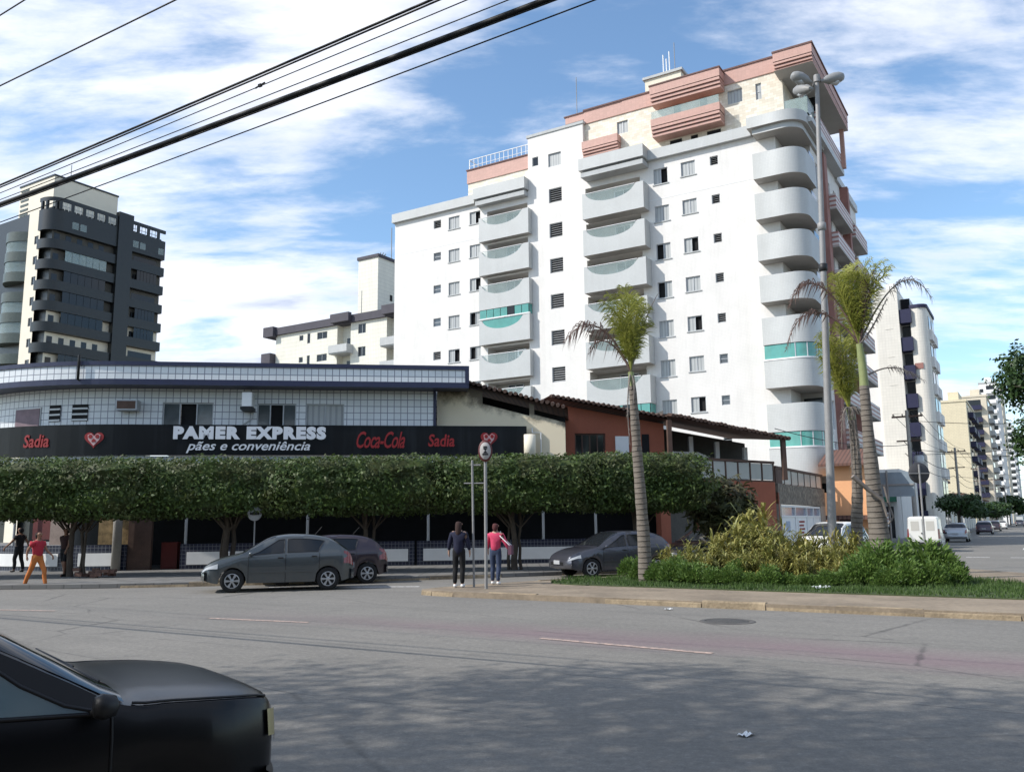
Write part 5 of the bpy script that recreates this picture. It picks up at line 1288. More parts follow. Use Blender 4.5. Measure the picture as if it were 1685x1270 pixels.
for i,(u,Y,h) in enumerate(gre):
    P=at(u,900,Y); P.z=.13; place(gr_o,gr_m,'green_shrub','green','low feathery green shrub along the front of the island bed','shrub','low green shrubs on the island',P,h/.62*.84,i)

# trees along the side street and at the right edge
def street_tree(P,label,H,rx,rz_,seed,n=5000,size=.22,tr=.16,zc=None,rough=.45,mat='tree',group=None,lean=(0,0)):
    t=thing('street_tree',label,'tree',P,0,group); rg=random.Random(seed); zc=zc or H-rz_
    m=MB(); trunk(m,[(0,0,0),(lean[0]*.3,lean[1]*.3,zc*.4),(lean[0]*.7,lean[1]*.7,zc*.75),(lean[0],lean[1],zc)],tr,tr*.5)
    for j in range(7):
        a=rg.uniform(0,2*pi); trunk(m,[(lean[0]*.8,lean[1]*.8,zc*.8),(lean[0]+cos(a)*rx*.4,lean[1]+sin(a)*rx*.4,zc+rz_*.1),(lean[0]+cos(a)*rx*.8,lean[1]+sin(a)*rx*.8,zc+rz_*rg.uniform(-.1,.6))],tr*.45,tr*.1,6)
    m.build('trunk',K['bark'],t)
    c=MB(); nb=9
    for k in range(nb):
        a=2*pi*k/nb+rg.uniform(-.3,.3); rr=rg.uniform(.25,.75)*rx; q=crown(rg,rx*rg.uniform(.3,.48),rx*rg.uniform(.3,.48),rz_*rg.uniform(.28,.45),n//nb,size,power=2,rough=rough,shell=.3,core=False,hang=.25*rz_)
        ox_,oy_,oz_=cos(a)*rr,sin(a)*rr,rg.uniform(-.55,.6)*rz_; b0=len(c.v)
        c.v+=[(v[0]+ox_,v[1]+oy_,v[2]+oz_) for v in q.v]; c.f+=[tuple(i+b0 for i in f) for f in q.f]; c.uv+=q.uv; c.mi+=q.mi; c.sm+=q.sm
    o=c.build('crown',K[mat],t); o.location=(lean[0],lean[1],zc); return t
# unseen trees, added out of view to shade the near lane and black car
for k,(x_,y_) in enumerate(((-17.6,2.5),(-10.8,2.4),(-4.0,1.3))):
    if k==0: tt=street_tree(Vector((x_,y_,.1)),'unseen tall tree added on the near pavement to cast shade',15,5.0,3.2,31,zc=12,n=11500,size=.15,tr=.22,group='unseen trees added for shade on the near pavement')
    else: dup(tt,Vector((x_,y_,.1)),k*1.9)
def onst(u,Y): P=at(u,850,Y); P.z=.125; return P
street_tree(onst(1578,74),'round dark street tree behind the silver sedan',4.4,2.3,1.25,5,zc=2.7,n=4200,size=.22)
street_tree(onst(1612,112),'dark street tree before the navy striped tower',4.6,2.4,1.2,6,zc=2.8,n=3200,size=.3)
street_tree(onst(1640,150),'far street tree low down beside the pale grey tower',5.5,3.2,1.5,7,zc=3.2,n=2400,size=.4)
street_tree(onst(1662,215),'farthest small street tree at the end of the street',9,6,3,8,zc=5,n=1800,size=.8)
P=at(1800,860,34); P.z=.125
street_tree(P,'big leafy tree reaching in from the edge above the street',9.2,2.9,2.9,9,zc=6.4,n=26000,size=.15,tr=.2,mat='tree')
# ---------------------------------------------------------------- cars
def interp(tab,x):
    if x<=tab[0][0]: return tab[0][1]
    for (a,p),(b,q) in zip(tab,tab[1:]):
        if x<=b:
            f=(x-a)/(b-a); return p+(q-p)*f
    return tab[-1][1]
def sinterp(tab,x):                      # smooth (Catmull-Rom like) profile
    n=len(tab)
    if x<=tab[0][0]: return tab[0][1]
    if x>=tab[-1][0]: return tab[-1][1]
    for i in range(n-1):
        if x<=tab[i+1][0]:
            x0,p0=tab[i]; x1,p1=tab[i+1]; h=x1-x0; t=(x-x0)/h
            m0=(tab[i+1][1]-tab[i-1][1])/(tab[i+1][0]-tab[i-1][0]) if i>0 else (p1-p0)/h
            m1=(tab[i+2][1]-tab[i][1])/(tab[i+2][0]-tab[i][0]) if i+2<n else (p1-p0)/h
            return (2*t**3-3*t*t+1)*p0+(t**3-2*t*t+t)*h*m0+(-2*t**3+3*t*t)*p1+(t**3-t*t)*h*m1
CARS={
 # x measured back from the nose
 'hatch':dict(L=3.95,W=1.66,top=[(0,.52),(.05,.66),(.22,.80),(.62,.93),(.98,1.02),(1.35,1.22),(1.72,1.42),(2.1,1.495),(2.5,1.50),(2.95,1.46),(3.35,1.36),(3.62,1.18),(3.84,.98),(3.92,.72),(3.95,.5)],belt=[(0,.6),(1.0,.93),(2.5,.98),(3.95,1.02)],fw=.78,wb=2.47,r=.305,ws=(1.02,1.86),rw=(3.40,3.76),wins=[(1.20,1.94,2.10,2.10),(2.18,2.18,3.14,2.98)]),
 'hatch2':dict(L=3.9,W=1.66,top=[(0,.50),(.05,.64),(.22,.78),(.62,.91),(1.0,.98),(1.4,1.2),(1.8,1.39),(2.2,1.45),(2.8,1.44),(3.2,1.39),(3.5,1.28),(3.68,1.10),(3.82,.95),(3.88,.7),(3.9,.5)],belt=[(0,.58),(1.0,.90),(2.5,.95),(3.9,1.0)],fw=.8,wb=2.45,r=.305,ws=(1.04,1.88),rw=(3.38,3.72),wins=[(1.24,1.98,2.08,2.08),(2.16,2.16,2.98,2.9)]),
 'sedan':dict(L=4.25,W=1.68,top=[(0,.50),(.05,.64),(.22,.77),(.62,.89),(1.05,.96),(1.5,1.19),(1.9,1.38),(2.3,1.44),(2.8,1.43),(3.15,1.35),(3.5,1.14),(3.7,1.04),(4.05,1.0),(4.18,.92),(4.23,.72),(4.25,.48)],belt=[(0,.58),(1.0,.88),(2.5,.92),(4.25,.98)],fw=.8,wb=2.5,r=.305,ws=(1.08,1.96),rw=(3.12,3.6),wins=[(1.34,2.06,2.14,2.14),(2.22,2.22,3.02,2.86)]),
 'van':dict(L=3.95,W=1.66,top=[(0,.50),(.05,.66),(.22,.80),(.60,.92),(.9,1.0),(1.2,1.2),(1.5,1.4),(1.7,1.55),(1.85,1.82),(2.1,1.87),(3.0,1.88),(3.75,1.86),(3.88,1.8),(3.93,1.4),(3.95,.5)],belt=[(0,.58),(1.0,.9),(3.95,1.0)],fw=.8,wb=2.6,r=.30,ws=(.95,1.62),rw=None,wins=[(1.14,1.66,1.72,1.72)],round=.90),
 'mpv':dict(L=4.1,W=1.68,top=[(0,.52),(.05,.70),(.25,.86),(.7,.99),(1.0,1.10),(1.4,1.36),(1.75,1.56),(2.1,1.64),(2.8,1.66),(3.5,1.62),(3.8,1.5),(3.95,1.2),(4.05,1.0),(4.1,.5)],belt=[(0,.6),(1.0,1.0),(4.1,1.06)],fw=.8,wb=2.5,r=.31,ws=(1.02,1.86),rw=(3.74,3.93),wins=[(1.22,1.86,1.98,1.98),(2.06,2.06,2.9,2.9),(2.98,2.98,3.66,3.56)]),
 'old':dict(L=3.82,W=1.64,top=[(0,.78),(.02,.855),(.07,.90),(.3,.935),(.55,.955),(.76,.975),(1.02,1.12),(1.34,1.30),(1.6,1.385),(2.1,1.42),(2.8,1.41),(3.2,1.36),(3.45,1.2),(3.68,.95),(3.8,.7),(3.82,.5)],belt=[(0,.81),(.7,.91),(2.5,.93),(3.82,.95)],fw=.60,wb=2.46,r=.29,ws=(.77,1.44),rw=(3.25,3.6),wins=[(.84,1.34,2.1,2.1),(2.3,2.3,3.2,3.1)]),
}
def make_car(kind,label,cat,paint,loc,rz,group=None,detail=True,glass='glass_dark',rimm='rim',plate_front=True,name='parked_car',ladder=False):
    c=CARS[kind]; L,W=c['L'],c['W']; hw=W/2; r=c['r']; xf=c['fw']; xr=xf+c['wb']; rnd_=c.get('round',.76)
    t=thing(name,label,cat,loc,rz,group)
    ox_=L/2                                 # local +x is the nose
    ra=r*1.13
    xs={0.0,.02,.06,.12,.2,.3,.42,L-.02,L-.06,L-.14,L-.25,L-.4,L}
    for xw in (xf,xr):
        for i in range(13): xs.add(round(xw-ra+2*ra*i/12,4))
        xs.add(xw-ra-.012); xs.add(xw+ra+.012)
    for i in range(40): xs.add(round(L*i/39,4))
    xs=sorted(x for x in xs if 0<=x<=L)
    # thin out near-duplicates
    q=[xs[0]]
    for x in xs[1:]:
        if x-q[-1]>.009: q.append(x)
    xs=q
    def plan(x):
        e=min(x,L-x); f=1-.22*max(0,1-e/.42)**2.2 - (.10*max(0,1-e/.06)**2)
        return hw*f*(1-.02*max(0,(.9-x))*1)
    def ring(x):
        zt=sinterp(c['top'],x); w=plan(x); zb=.24+.10*max(0,1-min(x,L-x)/.35)
        zbelt=min(interp(c['belt'],x),zt-.05)
        arch=0
        for xw in (xf,xr):
            if abs(x-xw)<ra: arch=max(arch,r+sqrt(max(0,ra*ra-(x-xw)**2)))
        zl=max(zb,arch) ; inz=zl if arch else zb; iny=w*.60 if arch>zb+.02 else w*.90
        gh=max(0,min(1,(zt-zbelt-.06)/.38))
        ye=w*(.95-(.95-rnd_)*gh); ze=zt-.035-.03*gh
        zm=max(zl+.03,min(.62,zbelt-.05)); zm2=max(zm+.01,zbelt-.10)
        zbelt=max(zbelt,zm2+.02); ze=max(ze,zbelt+.012); zt=max(zt,ze+.008)
        return [(0,inz),(iny,inz),(w*.975,zl),(w*1.0,zm),(w*.995,zm2),(w*.965,zbelt),(ye+(w*.965-ye)*.45,zbelt+(ze-zbelt)*.55),(ye,ze),(ye*.86,zt-.012),(ye*.5,zt-.002),(0,zt)]
    rings=[ring(x) for x in xs]
    rows=[]
    for x,rg_ in zip(xs,rings):
        X_=ox_-x; left=[(X_,y,z) for y,z in rg_]; right=[(X_,-y,z) for y,z in rg_[::-1][1:-1]]
        rows.append(left+right)
    mb=MB(); mb.grid(rows,closed=True,sm=True); mb.face(rows[0][::-1],sm=True); mb.face(rows[-1],sm=True)
    body=mb.build('body',paint,t,recalc=True)
    try: body.data.set_sharp_from_angle(angle=radians(38))
    except Exception: pass
    def gpt(x,f,side,o):                    # point on the glasshouse side, f from belt to roof edge
        a=ring(x); b0,b1,b2=a[5],a[6],a[7]
        if f<.55: k=f/.55; y=b0[0]+(b1[0]-b0[0])*k; z=b0[1]+(b1[1]-b0[1])*k
        else: k=(f-.55)/.45; y=b1[0]+(b2[0]-b1[0])*k; z=b1[1]+(b2[1]-b1[1])*k
        return (ox_-x,side*(y+o),z+o*.25)
    for sd in (1,-1):
        for (xa,xb,xc,xd) in c['wins']:     # bottom-front, top-front, top-rear, bottom-rear
            m=MB(); N=8; fs=(.10,.35,.6,.86)
            rw=[]
            for f in fs:
                k=(f-.10)/.76; x0=xa+(xb-xa)*k; x1=xd+(xc-xd)*k
                rw.append([gpt(x0+(x1-x0)*i/N,f,sd,.006) for i in range(N+1)])
            m.grid(rw if sd<0 else rw[::-1],sm=True); wn=m.build('side_window',K[glass],t)
            m=MB(); ed=rw[0]+[q_[-1] for q_ in rw[1:]]+rw[-1][::-1][1:]+[q_[0] for q_ in rw[::-1][1:]]
            m.tube([Vector(p) for p in ed],.010,4,caps=False); m.build('seal',K['black'],wn)
        # door seams and handle
        if detail:
            cuts=[c['wins'][0][3]+.03]+([c['wins'][1][3]+.03] if len(c['wins'])>1 else [])+[c['wins'][0][0]-.02]
            for x in cuts:
                a=ring(x); yy=[(p[0]+.002,p[1]) for p in a[2:6]]
                m=MB(); m.tube([(ox_-x,sd*y,z) for y,z in yy],.007,4); m.build('door_seam',K['black'],t)
            for x in cuts[:-1]:
                m=MB(); a=ring(x-.12); m.tube([(ox_-x+.20,sd*(a[4][0]+.02),a[4][1]+.02),(ox_-x+.06,sd*(a[4][0]+.02),a[4][1]+.02)],.016,5); m.build('door_handle',K['black'],t)
            m=MB(); sx_=xf+ra+.06; ex=xr-ra-.06; a=ring((sx_+ex)/2); m.box(ox_-ex,ox_-sx_,sd*(a[3][0]-.002),sd*(a[3][0]+.012),a[3][1]-.12,a[3][1]-.06); m.build('side_moulding',paint if kind!='old' else K['black'],t)
        a=ring(c['wins'][0][0]+.05); m=MB(); x=ox_-c['wins'][0][0]-.05
        m.lathe([(0,-.034),(.042,-.03),(.054,0),(.042,.05),(0,.07)],10,(x,sd*(a[5][0]+.13),a[5][1]+.06),axis='x'); m.tube([(x,sd*(a[5][0]-.02),a[5][1]+.01),(x,sd*(a[5][0]+.09),a[5][1]+.04)],.022,5); m.build('mirror',K['black'] if kind in('old','van') else paint,t)
        # lamps follow the body corner
        def patch(x0,x1,j0,f0,j1,f1,off,name,mat):
            m=MB(); rw=[]
            for i in range(6):
                x=x0+(x1-x0)*i/5; a=ring(x); p=Vector((ox_-x,a[j0][0]+(a[j0+1][0]-a[j0][0])*f0,a[j0][1]+(a[j0+1][1]-a[j0][1])*f0)); q_=Vector((ox_-x,a[j1][0]+(a[j1+1][0]-a[j1][0])*f1,a[j1][1]+(a[j1+1][1]-a[j1][1])*f1))
                row=[]
                for k in range(4):
                    v=p.lerp(q_,k/3); e=off; v.y+=e; v.x+= e*(1 if x<L/2 else -1)*.8; row.append((v.x,sd*v.y,v.z))
                rw.append(row)
            m.grid(rw,sm=True); return m.build(name,mat,t)
        patch(.035 if kind!='old' else .006,.42 if kind!='old' else .09,3 if kind!='old' else 4,.15 if kind!='old' else -.2,5,.3 if kind!='old' else .0,.012,'headlight',K['lens'] if kind!='old' else K['amber'])
        patch(L-.03,L-.30,3,.3,5,.5,.012,'tail_light',K['redlens'])
        for xw,nm in ((xf,'f'),(xr,'r')):
            w_=MB(); y0=sd*(hw-.19); y1=sd*(hw-.012)
            pr=[(r*.62,.0),(r*.9,.005),(r,.035),(r,.15),(r*.93,.178),(r*.66,.178),(r*.62,.165)]
            w_.lathe([(q_[0],(q_[1]-.19)*1) if sd>0 else (q_[0],-(q_[1]-.19)) for q_ in pr],26,(ox_-xw,sd*(hw-.005),r),axis='y')
            wh=w_.build('wheel',K['rubber'],t)
            g=MB(); yy=sd*(hw-.022)
            R_=r*.64
            sp=6 if kind in('hatch','hatch2') else 8
            for k in range(sp):
                a0=2*pi*k/sp; 
                for da in ((-.5,.5),):
                    p0=a0-.34; p1=a0+.34; p2=a0-.20; p3=a0+.20
                    g.face([(ox_-xw+R_*.24*cos(p0),yy+sd*.004,r+R_*.24*sin(p0)),(ox_-xw+R_*.24*cos(p1),yy+sd*.004,r+R_*.24*sin(p1)),(ox_-xw+R_*.93*cos(p3),yy,r+R_*.93*sin(p3)),(ox_-xw+R_*.93*cos(p2),yy,r+R_*.93*sin(p2))])
            g.lathe([(0,.008*sd),(R_*.2,.006*sd),(R_*.27,0)],14,(ox_-xw,yy,r),axis='y'); g.lathe([(R_*.88,0),(R_*.95,.006*sd),(R_*1.02,-.01*sd)],26,(ox_-xw,yy,r),axis='y')
            g.build('rim',K[rimm],wh)
            d=MB(); d.lathe([(0,0),(R_,0)],20,(ox_-xw,yy-sd*.05,r),axis='y'); d.build('brake_disc',K['black'],wh)
    # windscreen and rear window: laid on the body between two stations
    def screen(x0,x1,name):
        m=MB(); rw=[]
        for i in range(9):
            x=x0+(x1-x0)*i/8; a=ring(x); row=[]
            h=[(a[7][0]*.97,a[7][1]),(a[8][0],a[8][1]),(a[9][0],a[9][1]),(0,a[10][1])]
            full=h+[(-y,z) for y,z in h[::-1][1:]]
            for y,z in full: row.append((ox_-x+(.006 if x<L/2 else -.006),y,z+.008))
            rw.append(row)
        m.grid(rw,sm=True); return m.build(name,K[glass],t)
    gl0=glass; glass='glass_dark' if kind=='old' else glass
    s=screen(*c['ws'],'windscreen')
    if c['rw']: screen(*c['rw'],'rear_window')
    if detail or ladder:
        m=MB(); x=ox_-c['ws'][0]-.03; zt=sinterp(c['top'],c['ws'][0]+.03)
        for y0 in (.1,-.45): m.tube([(x,y0,zt+.012),(x-.10,y0+.45,sinterp(c['top'],c['ws'][0]+.13)+.008)],.006,4)
        m.build('wiper',K['black'],t)
    if kind=='old':
        for sd in (1,-1):
            m=MB(); pts=[]
            for i in range(12):
                x=.07+.66*i/11; a=ring(x); pts.append((ox_-x,sd*a[7][0]*.97,a[7][1]+.012))
            m.tube(pts,.006,4); m.build('bonnet_seam',K['black'],t)
    # bumpers, grille, plates
    def bumper(x0,z0,z1,sgn,name):
        m=MB(); rw=[]
        for z in (z0,z0+.02,(z0+z1)/2,z1-.02,z1):
            o=.0 if z in (z0,z1) else .028
            row=[]
            N=18
            for i in range(N+1):
                u=-1+2*i/N; y=u*hw*.93; e=abs(u); x=x0+.0+.30*max(0,e-.55)**1.6*2.2*.55
                row.append((sgn*(ox_-x+o),y*(1+.02*(o>0)),z))
            rw.append(row)
        m.grid(rw if sgn>0 else [r_[::-1] for r_ in rw],sm=True); return m.build(name,K['black'] if kind in('van','old') else paint,t)
    bumper(.005,.30,.56,1,'front_bumper'); bumper(.005,.30,.56,-1,'rear_bumper')
    m=MB(); m.box(ox_+.012,ox_+.032,-.42,.42,.40,.50); m.build('grille',K['black'],t)
    m=MB(); m.box(ox_+.03,ox_+.045,-.2,.2,.43,.55); m.build('number_plate',K['plate'],t)
    m=MB(); zz=.66 if kind!='van' else .62; m.box(-ox_-.045,-ox_-.025,-.2,.2,zz-.1,zz+.03); m.build('number_plate',K['plate'],t)
    if detail:
        m=MB(); m.tube([(ox_-2.9,0,sinterp(c['top'],2.9)-.01),(ox_-3.1,0,sinterp(c['top'],2.9)+.22)],.006,4); m.build('aerial',K['black'],t)
    if kind=='van':
        for a,b in ((-.70,-.04),(.04,.70)):
            m=MB(); m.box(-ox_-.016,-ox_+.05,a,b,.62,1.76); d=m.build('rear_door',paint,t)
            m=MB(); m.box(-ox_-.024,-ox_-.0165,a+.14,b-.12,1.12,1.62); m.build('door_window',M('painted_over_glass',(.52,.50,.45),.3,.05,2),d)
            m=MB(); m.box(-ox_-.04,-ox_-.017,-.03 if a<0 else .04,.0 if a<0 else .1,.95,1.02); m.build('handle',K['black'],d)
    return t
paint_g=Mpaint('grey_green_metallic',(.075,.086,.090),.3,.4); paint_d=Mpaint('dark_plum_metallic',(.040,.028,.036),.3,.4); paint_s=Mpaint('slate_metallic',(.065,.068,.085),.3,.4)
paint_k=Mpaint('black_paint',(.003,.0032,.0045),.28,.0,.04,.04,.28); paint_w=Mpaint('white_paint',(.78,.77,.72),.35,.0,.5); paint_v=Mpaint('silver_paint',(.40,.42,.44),.3,.6); paint_r=Mpaint('dark_wine_paint',(.05,.028,.045),.3,.3)
def by_wheel(kind,P,az,front=True):
    """centre of the car when its near front wheel (left side) touches the ground at P"""
    c=CARS[kind]; h=hdg(az); d=Vector((cos(h),sin(h),0)); l=Vector((-sin(h),cos(h),0))
    x=c['L']/2-c['fw'] if front else c['L']/2-c['fw']-c['wb']
    return P-d*x-l*(c['W']/2-.1)
P=gp(381,975); make_car('hatch','grey green hatchback rolling along the side road with near wheels turned','car',paint_g,by_wheel('hatch',P,255),hdg(255),name='hatchback_car')
P=gp(600,961); make_car('hatch2','dark car half hidden behind the grey hatchback showing its red tail lamp','car',paint_d,by_wheel('hatch2',P,252,False)+Vector((.0,.35,0)),hdg(252))
P=gp(973,951); make_car('hatch2','slate grey hatchback parked nose out behind the slim palm','car',paint_s,by_wheel('hatch2',P,246),hdg(246))
P=at(1165,930,35.2); P.z=0; make_car('sedan','dark car in the shade before the brick terrace house','car',paint_k,P,hdg(228))
P=at(1372,930,35.0); P.z=0; make_car('mpv','white car whose roof shows above the yellow shrubs','car',paint_w,P,hdg(222))
h=hdg(31.4)
P=gp(1520,908); P.z=0; make_car('van','small white panel van seen from behind heading up the side street','van',paint_w,P+Vector((E1[0],E1[1],0))*1.9,hdg(29.5),name='panel_van')
P=gp(1572,892); P.z=0; make_car('sedan','silver sedan parked just beyond the white van','car',paint_v,P+Vector((E1[0],E1[1],0))*2.0,hdg(30.5))
P=gp(1620,872); P.z=0; make_car('hatch','dark wine car parked under the street trees','car',paint_r,Vector((*G(112,6.0)[:2],0)),h,detail=False)
make_car('sedan','pale car far up the side street beyond the wine car','car',paint_w,Vector((*G(165,6.4)[:2],0)),h,detail=False)
make_car('hatch','dark car far up the street close to the pale car','car',paint_d,Vector((*G(140,6.3)[:2],0)),h,detail=False)
make_car('hatch2','tiny far off dark car near the end of the street','car',paint_s,Vector((*G(230,5.2)[:2],0)),h,detail=False)
KAZ=52
KD=Vector((sin(radians(KAZ)),cos(radians(KAZ)),0)); NR=Vector((KD.y,-KD.x,0))     # nose direction and its right-hand side
nose=at(476,1160,4.45); nose.z=0
make_car('old','black old hatchback filling the near corner with dusty bonnet and amber corner lamp','car',paint_k,nose-KD*1.95-NR*.80*-1*-1+Vector((0,0,0)) if False else nose-KD*1.93-NR*.72,hdg(KAZ),glass='glass_teal',name='parked_car')
# ---------------------------------------------------------------- people: one skinned body each, clothes as shells
def skin_mesh(name, nodes, edges, radii, mat, parent, sub=1, root=0):
    me=bpy.data.meshes.new(name); me.from_pydata([Vector(n) for n in nodes],edges,[]); o=bpy.data.objects.new(name,me); LINK(o)
    sk=o.modifiers.new('s','SKIN'); sk.use_smooth_shade=True
    for i,r in enumerate(radii):
        v=me.skin_vertices[0].data[i]; v.radius=(r,r) if not isinstance(r,tuple) else r; v.use_root=(i==root)
    sb=o.modifiers.new('d','SUBSURF'); sb.levels=sub; sb.render_levels=sub
    dg=bpy.context.evaluated_depsgraph_get(); dg.update()
    m2=bpy.data.meshes.new_from_object(o.evaluated_get(dg)); bpy.data.objects.remove(o); bpy.data.meshes.remove(me)
    m2.materials.clear(); m2.materials.append(mat)
    for p in m2.polygons: p.use_smooth=True; p.material_index=0
    q=bpy.data.objects.new(name,m2); LINK(q); q.parent=parent; return q
SK=M('brown_skin',(.25,.13,.08),.6,.08,6); SK2=M('fair_skin',(.42,.26,.19),.6,.08,6)
def person(label,loc,rz,H,skin,hair,hair_len,top,trousers,shoes,legs,arms,top_len=.50,sleeve=1.0,trouser_len=1.0,lean=0.0,bag=None,slim=1.0,group=None):
    """legs: (stride of left foot, of right foot); arms: ((swing,out,bend),(swing,out,bend)); faces local +x"""
    t=thing('person',label,'person',loc,rz,group); s=H/1.70
    def V(x,y,z): return (x*s+lean*z*s,y*s*slim,z*s)
    N=[];E_=[];Rr=[]
    def add(p,r,par=None):
        N.append(p);Rr.append(r*s)
        if par is not None: E_.append((par,len(N)-1))
        return len(N)-1
    pel=add(V(0,0,.92),(.125,.145)[0])
    w=add(V(.0,0,1.06),.115,pel); ch=add(V(.0,0,1.25),.135,w); sh=add(V(-.01,0,1.39),.10,ch); nk=add(V(.0,0,1.45),.052,sh); hd0=add(V(.015,0,1.54),.068,nk); hd=add(V(.02,0,1.61),.088,hd0); add(V(.015,0,1.675),.055,hd)
    P={}
    for side,st,(sw,out,bd) in ((1,legs[0],arms[0]),(-1,legs[1],arms[1])):
        hp=add(V(0,.085*side,.86),.095,pel); kn=add(V(st*.5+.03,.095*side,.48+abs(st)*.02),.060,hp); cf=add(V(st*.62-.02,.095*side,.33),.055,kn); an=add(V(st*.85-.03,.095*side,.09),.036,cf); 
        he=add(V(st*.85-.02,.095*side,.045),.04,an); add(V(st*.85+.13,.105*side,.035),.032,he)
        so=add(V(-.01,.17*side,1.375),.060,sh); el=add(V(sw*.45-.02,(.20+out*.5)*side,1.11),.042,so); wr=add(V(sw*.45+bd*.22+ sw*.3,(.20+out*.8)*side,.90+bd*.14),.028,el); pm=add(V(sw*.45+bd*.30+sw*.34,(.20+out*.82)*side,.83+bd*.16),.030,wr)
        P[side]=(hp,kn,cf,an,so,el,wr,pm)
        b=Vector(N[pm])/s
        for k,(dy,dz,dx) in enumerate(((-.028,-.075,.012),(-.010,-.088,.010),(.010,-.084,.006),(.027,-.066,.0))):
            f1=add(tuple((b+Vector((dy*.9+.0,side*.004,dz*.5)))*s),.0095,pm); add(tuple((b+Vector((dy+.012,-side*.012,dz)))*s),.008,f1)
        th=add(tuple((b+Vector((.035,-side*.008,-.01)))*s),.010,pm); add(tuple((b+Vector((.05,-side*.012,-.045)))*s),.009,th)
    body=skin_mesh('body',N,E_,Rr,skin,t)
    # face: nose, eyes, mouth and ears on the head
    m=MB(); hx,hy,hz=N[hd]
    m.tube([(hx+.088*s,hy,hz+.01*s),(hx+.108*s,hy,hz-.025*s),(hx+.088*s,hy,hz-.035*s)],[.008*s,.014*s,.010*s],6); m.build('nose',skin,t)
    m=MB()
    for sd in (1,-1): m.lathe([(0,-.01*s),(.011*s,-.004*s),(0,.006*s)],8,(hx+.082*s,hy+sd*.032*s,hz+.015*s),axis='x')
    m.build('eyes',K['black'],t)
    m=MB(); m.box(hx+.075*s,hx+.088*s,hy-.024*s,hy+.024*s,hz-.062*s,hz-.054*s); m.build('mouth',K['redlens'],t)
    m=MB()
    for sd in (1,-1): m.lathe([(0,-.012*s),(.022*s,0),(0,.012*s)],8,(hx-.0*s,hy+sd*.086*s,hz-.005*s),axis='y')
    m.build('ears',skin,t)
    # hair: cap plus hanging length at the back
    hn=[(hx-.012*s,hy,hz+.045*s),(hx-.045*s,hy,hz-.01*s),(hx-.075*s,hy,hz-.08*s),(hx-.085*s,hy,hz-.10*s-hair_len*.5*s),(hx-.095*s,hy,hz-.10*s-hair_len*s)]
    hr=[.094*s,.098*s,.088*s,(.058*s if hair_len<.1 else .092*s),(.04*s if hair_len<.1 else .06*s)]
    skin_mesh('hair',hn,[(0,1),(1,2),(2,3),(3,4)],hr,hair,t)
    # clothes
    k=1.13
    n2=[N[pel],N[w],N[ch],N[sh]]; n2[0]=tuple(Vector(N[pel])+Vector((0,0,(.47-top_len)*s))); r2=[.162*s,.152*s,.170*s,.155*s]; e2=[(0,1),(1,2),(2,3)]
    for sd in (1,-1):
        hp,kn,cf,an,so,el,wr,pm=P[sd]; i=len(n2); n2.append(N[so]); r2.append(.090*s); e2.append((3,i))
        n2.append(N[el] if sleeve>.5 else tuple(Vector(N[so]).lerp(Vector(N[el]),.55))); r2.append(.064*s); e2.append((i,i+1))
        if sleeve>.9: n2.append(tuple(Vector(N[el]).lerp(Vector(N[wr]),.92))); r2.append(.047*s); e2.append((i+1,i+2))
    skin_mesh('top',n2,e2,r2,top,t)
    n3=[tuple(Vector(N[pel])+Vector((0,0,.13*s))),N[pel]]; r3=[.138*s,.154*s]; e3=[(0,1)]
    for sd in (1,-1):
        hp,kn,cf,an,*_=P[sd]; i=len(n3); n3.append(N[hp]); r3.append(.108*s); e3.append((1,i)); n3.append(N[kn]); r3.append(.074*s); e3.append((i,i+1))
        if trouser_len>.6: n3.append(N[cf]); r3.append(.070*s); e3.append((i+1,i+2)); n3.append(tuple(Vector(N[cf]).lerp(Vector(N[an]),1.05))); r3.append(.060*s); e3.append((i+2,i+3))
    skin_mesh('trousers',n3,e3,r3,trousers,t)
    for sd in (1,-1):
        an=Vector(N[P[sd][3]]); m=[tuple(an+Vector((-.05*s,0,-.045*s))),tuple(an+Vector((.03*s,0,-.04*s))),tuple(an+Vector((.15*s,.01*sd*s,-.055*s)))]
        skin_mesh('shoe',m,[(0,1),(1,2)],[.050*s,.056*s,.042*s],shoes,t)
    if bag:
        b=Vector(N[P[-1][6]]); m=MB(); m.box(b.x-.16*s,b.x+.14*s,b.y-.10*s,b.y+.0*s,b.z-.13*s,b.z+.13*s); bg=m.build('shoulder_bag',bag,t)
        m=MB(); so=Vector(N[P[-1][4]]); m.tube([(b.x-.12*s,b.y-.05*s,b.z+.12*s),(so.x-.09*s,so.y+.02,so.z-.05*s),(so.x,so.y+.03*s,so.z+.07*s),(so.x+.09*s,so.y,so.z-.08*s),(b.x+.1*s,b.y-.05*s,b.z+.12*s)],.014*s,6); m.build('strap',K['white_trim'],bg)
    return t
cl=lambda n,c,v=.1: M(n,c,.9,v,5)
P=gp(755,966,.13); person('woman in dark blue jacket and black trousers waiting on the island kerb',P,hdg(10),1.68,SK2,cl('dark_brown_hair',(.035,.018,.015)),.24,cl('navy_jacket',(.012,.014,.035)),cl('black_trousers',(.008,.008,.009)),K['white_trim'],(.0,.02),((.05,.10,.12),(.02,.10,.1)),top_len=.62)
P=gp(816,961,.13); person('woman in pink blouse and blue jeans with a bag on the island',P,hdg(12),1.62,SK2,cl('reddish_brown_hair',(.075,.022,.022)),.06,cl('pink_blouse',(.55,.055,.12)),cl('blue_jeans',(.035,.05,.095),.25),K['white_trim'],(.05,-.12),((.1,.08,.35),(-.05,.22,.3)),top_len=.53,bag=cl('plum_bag',(.13,.06,.09)))
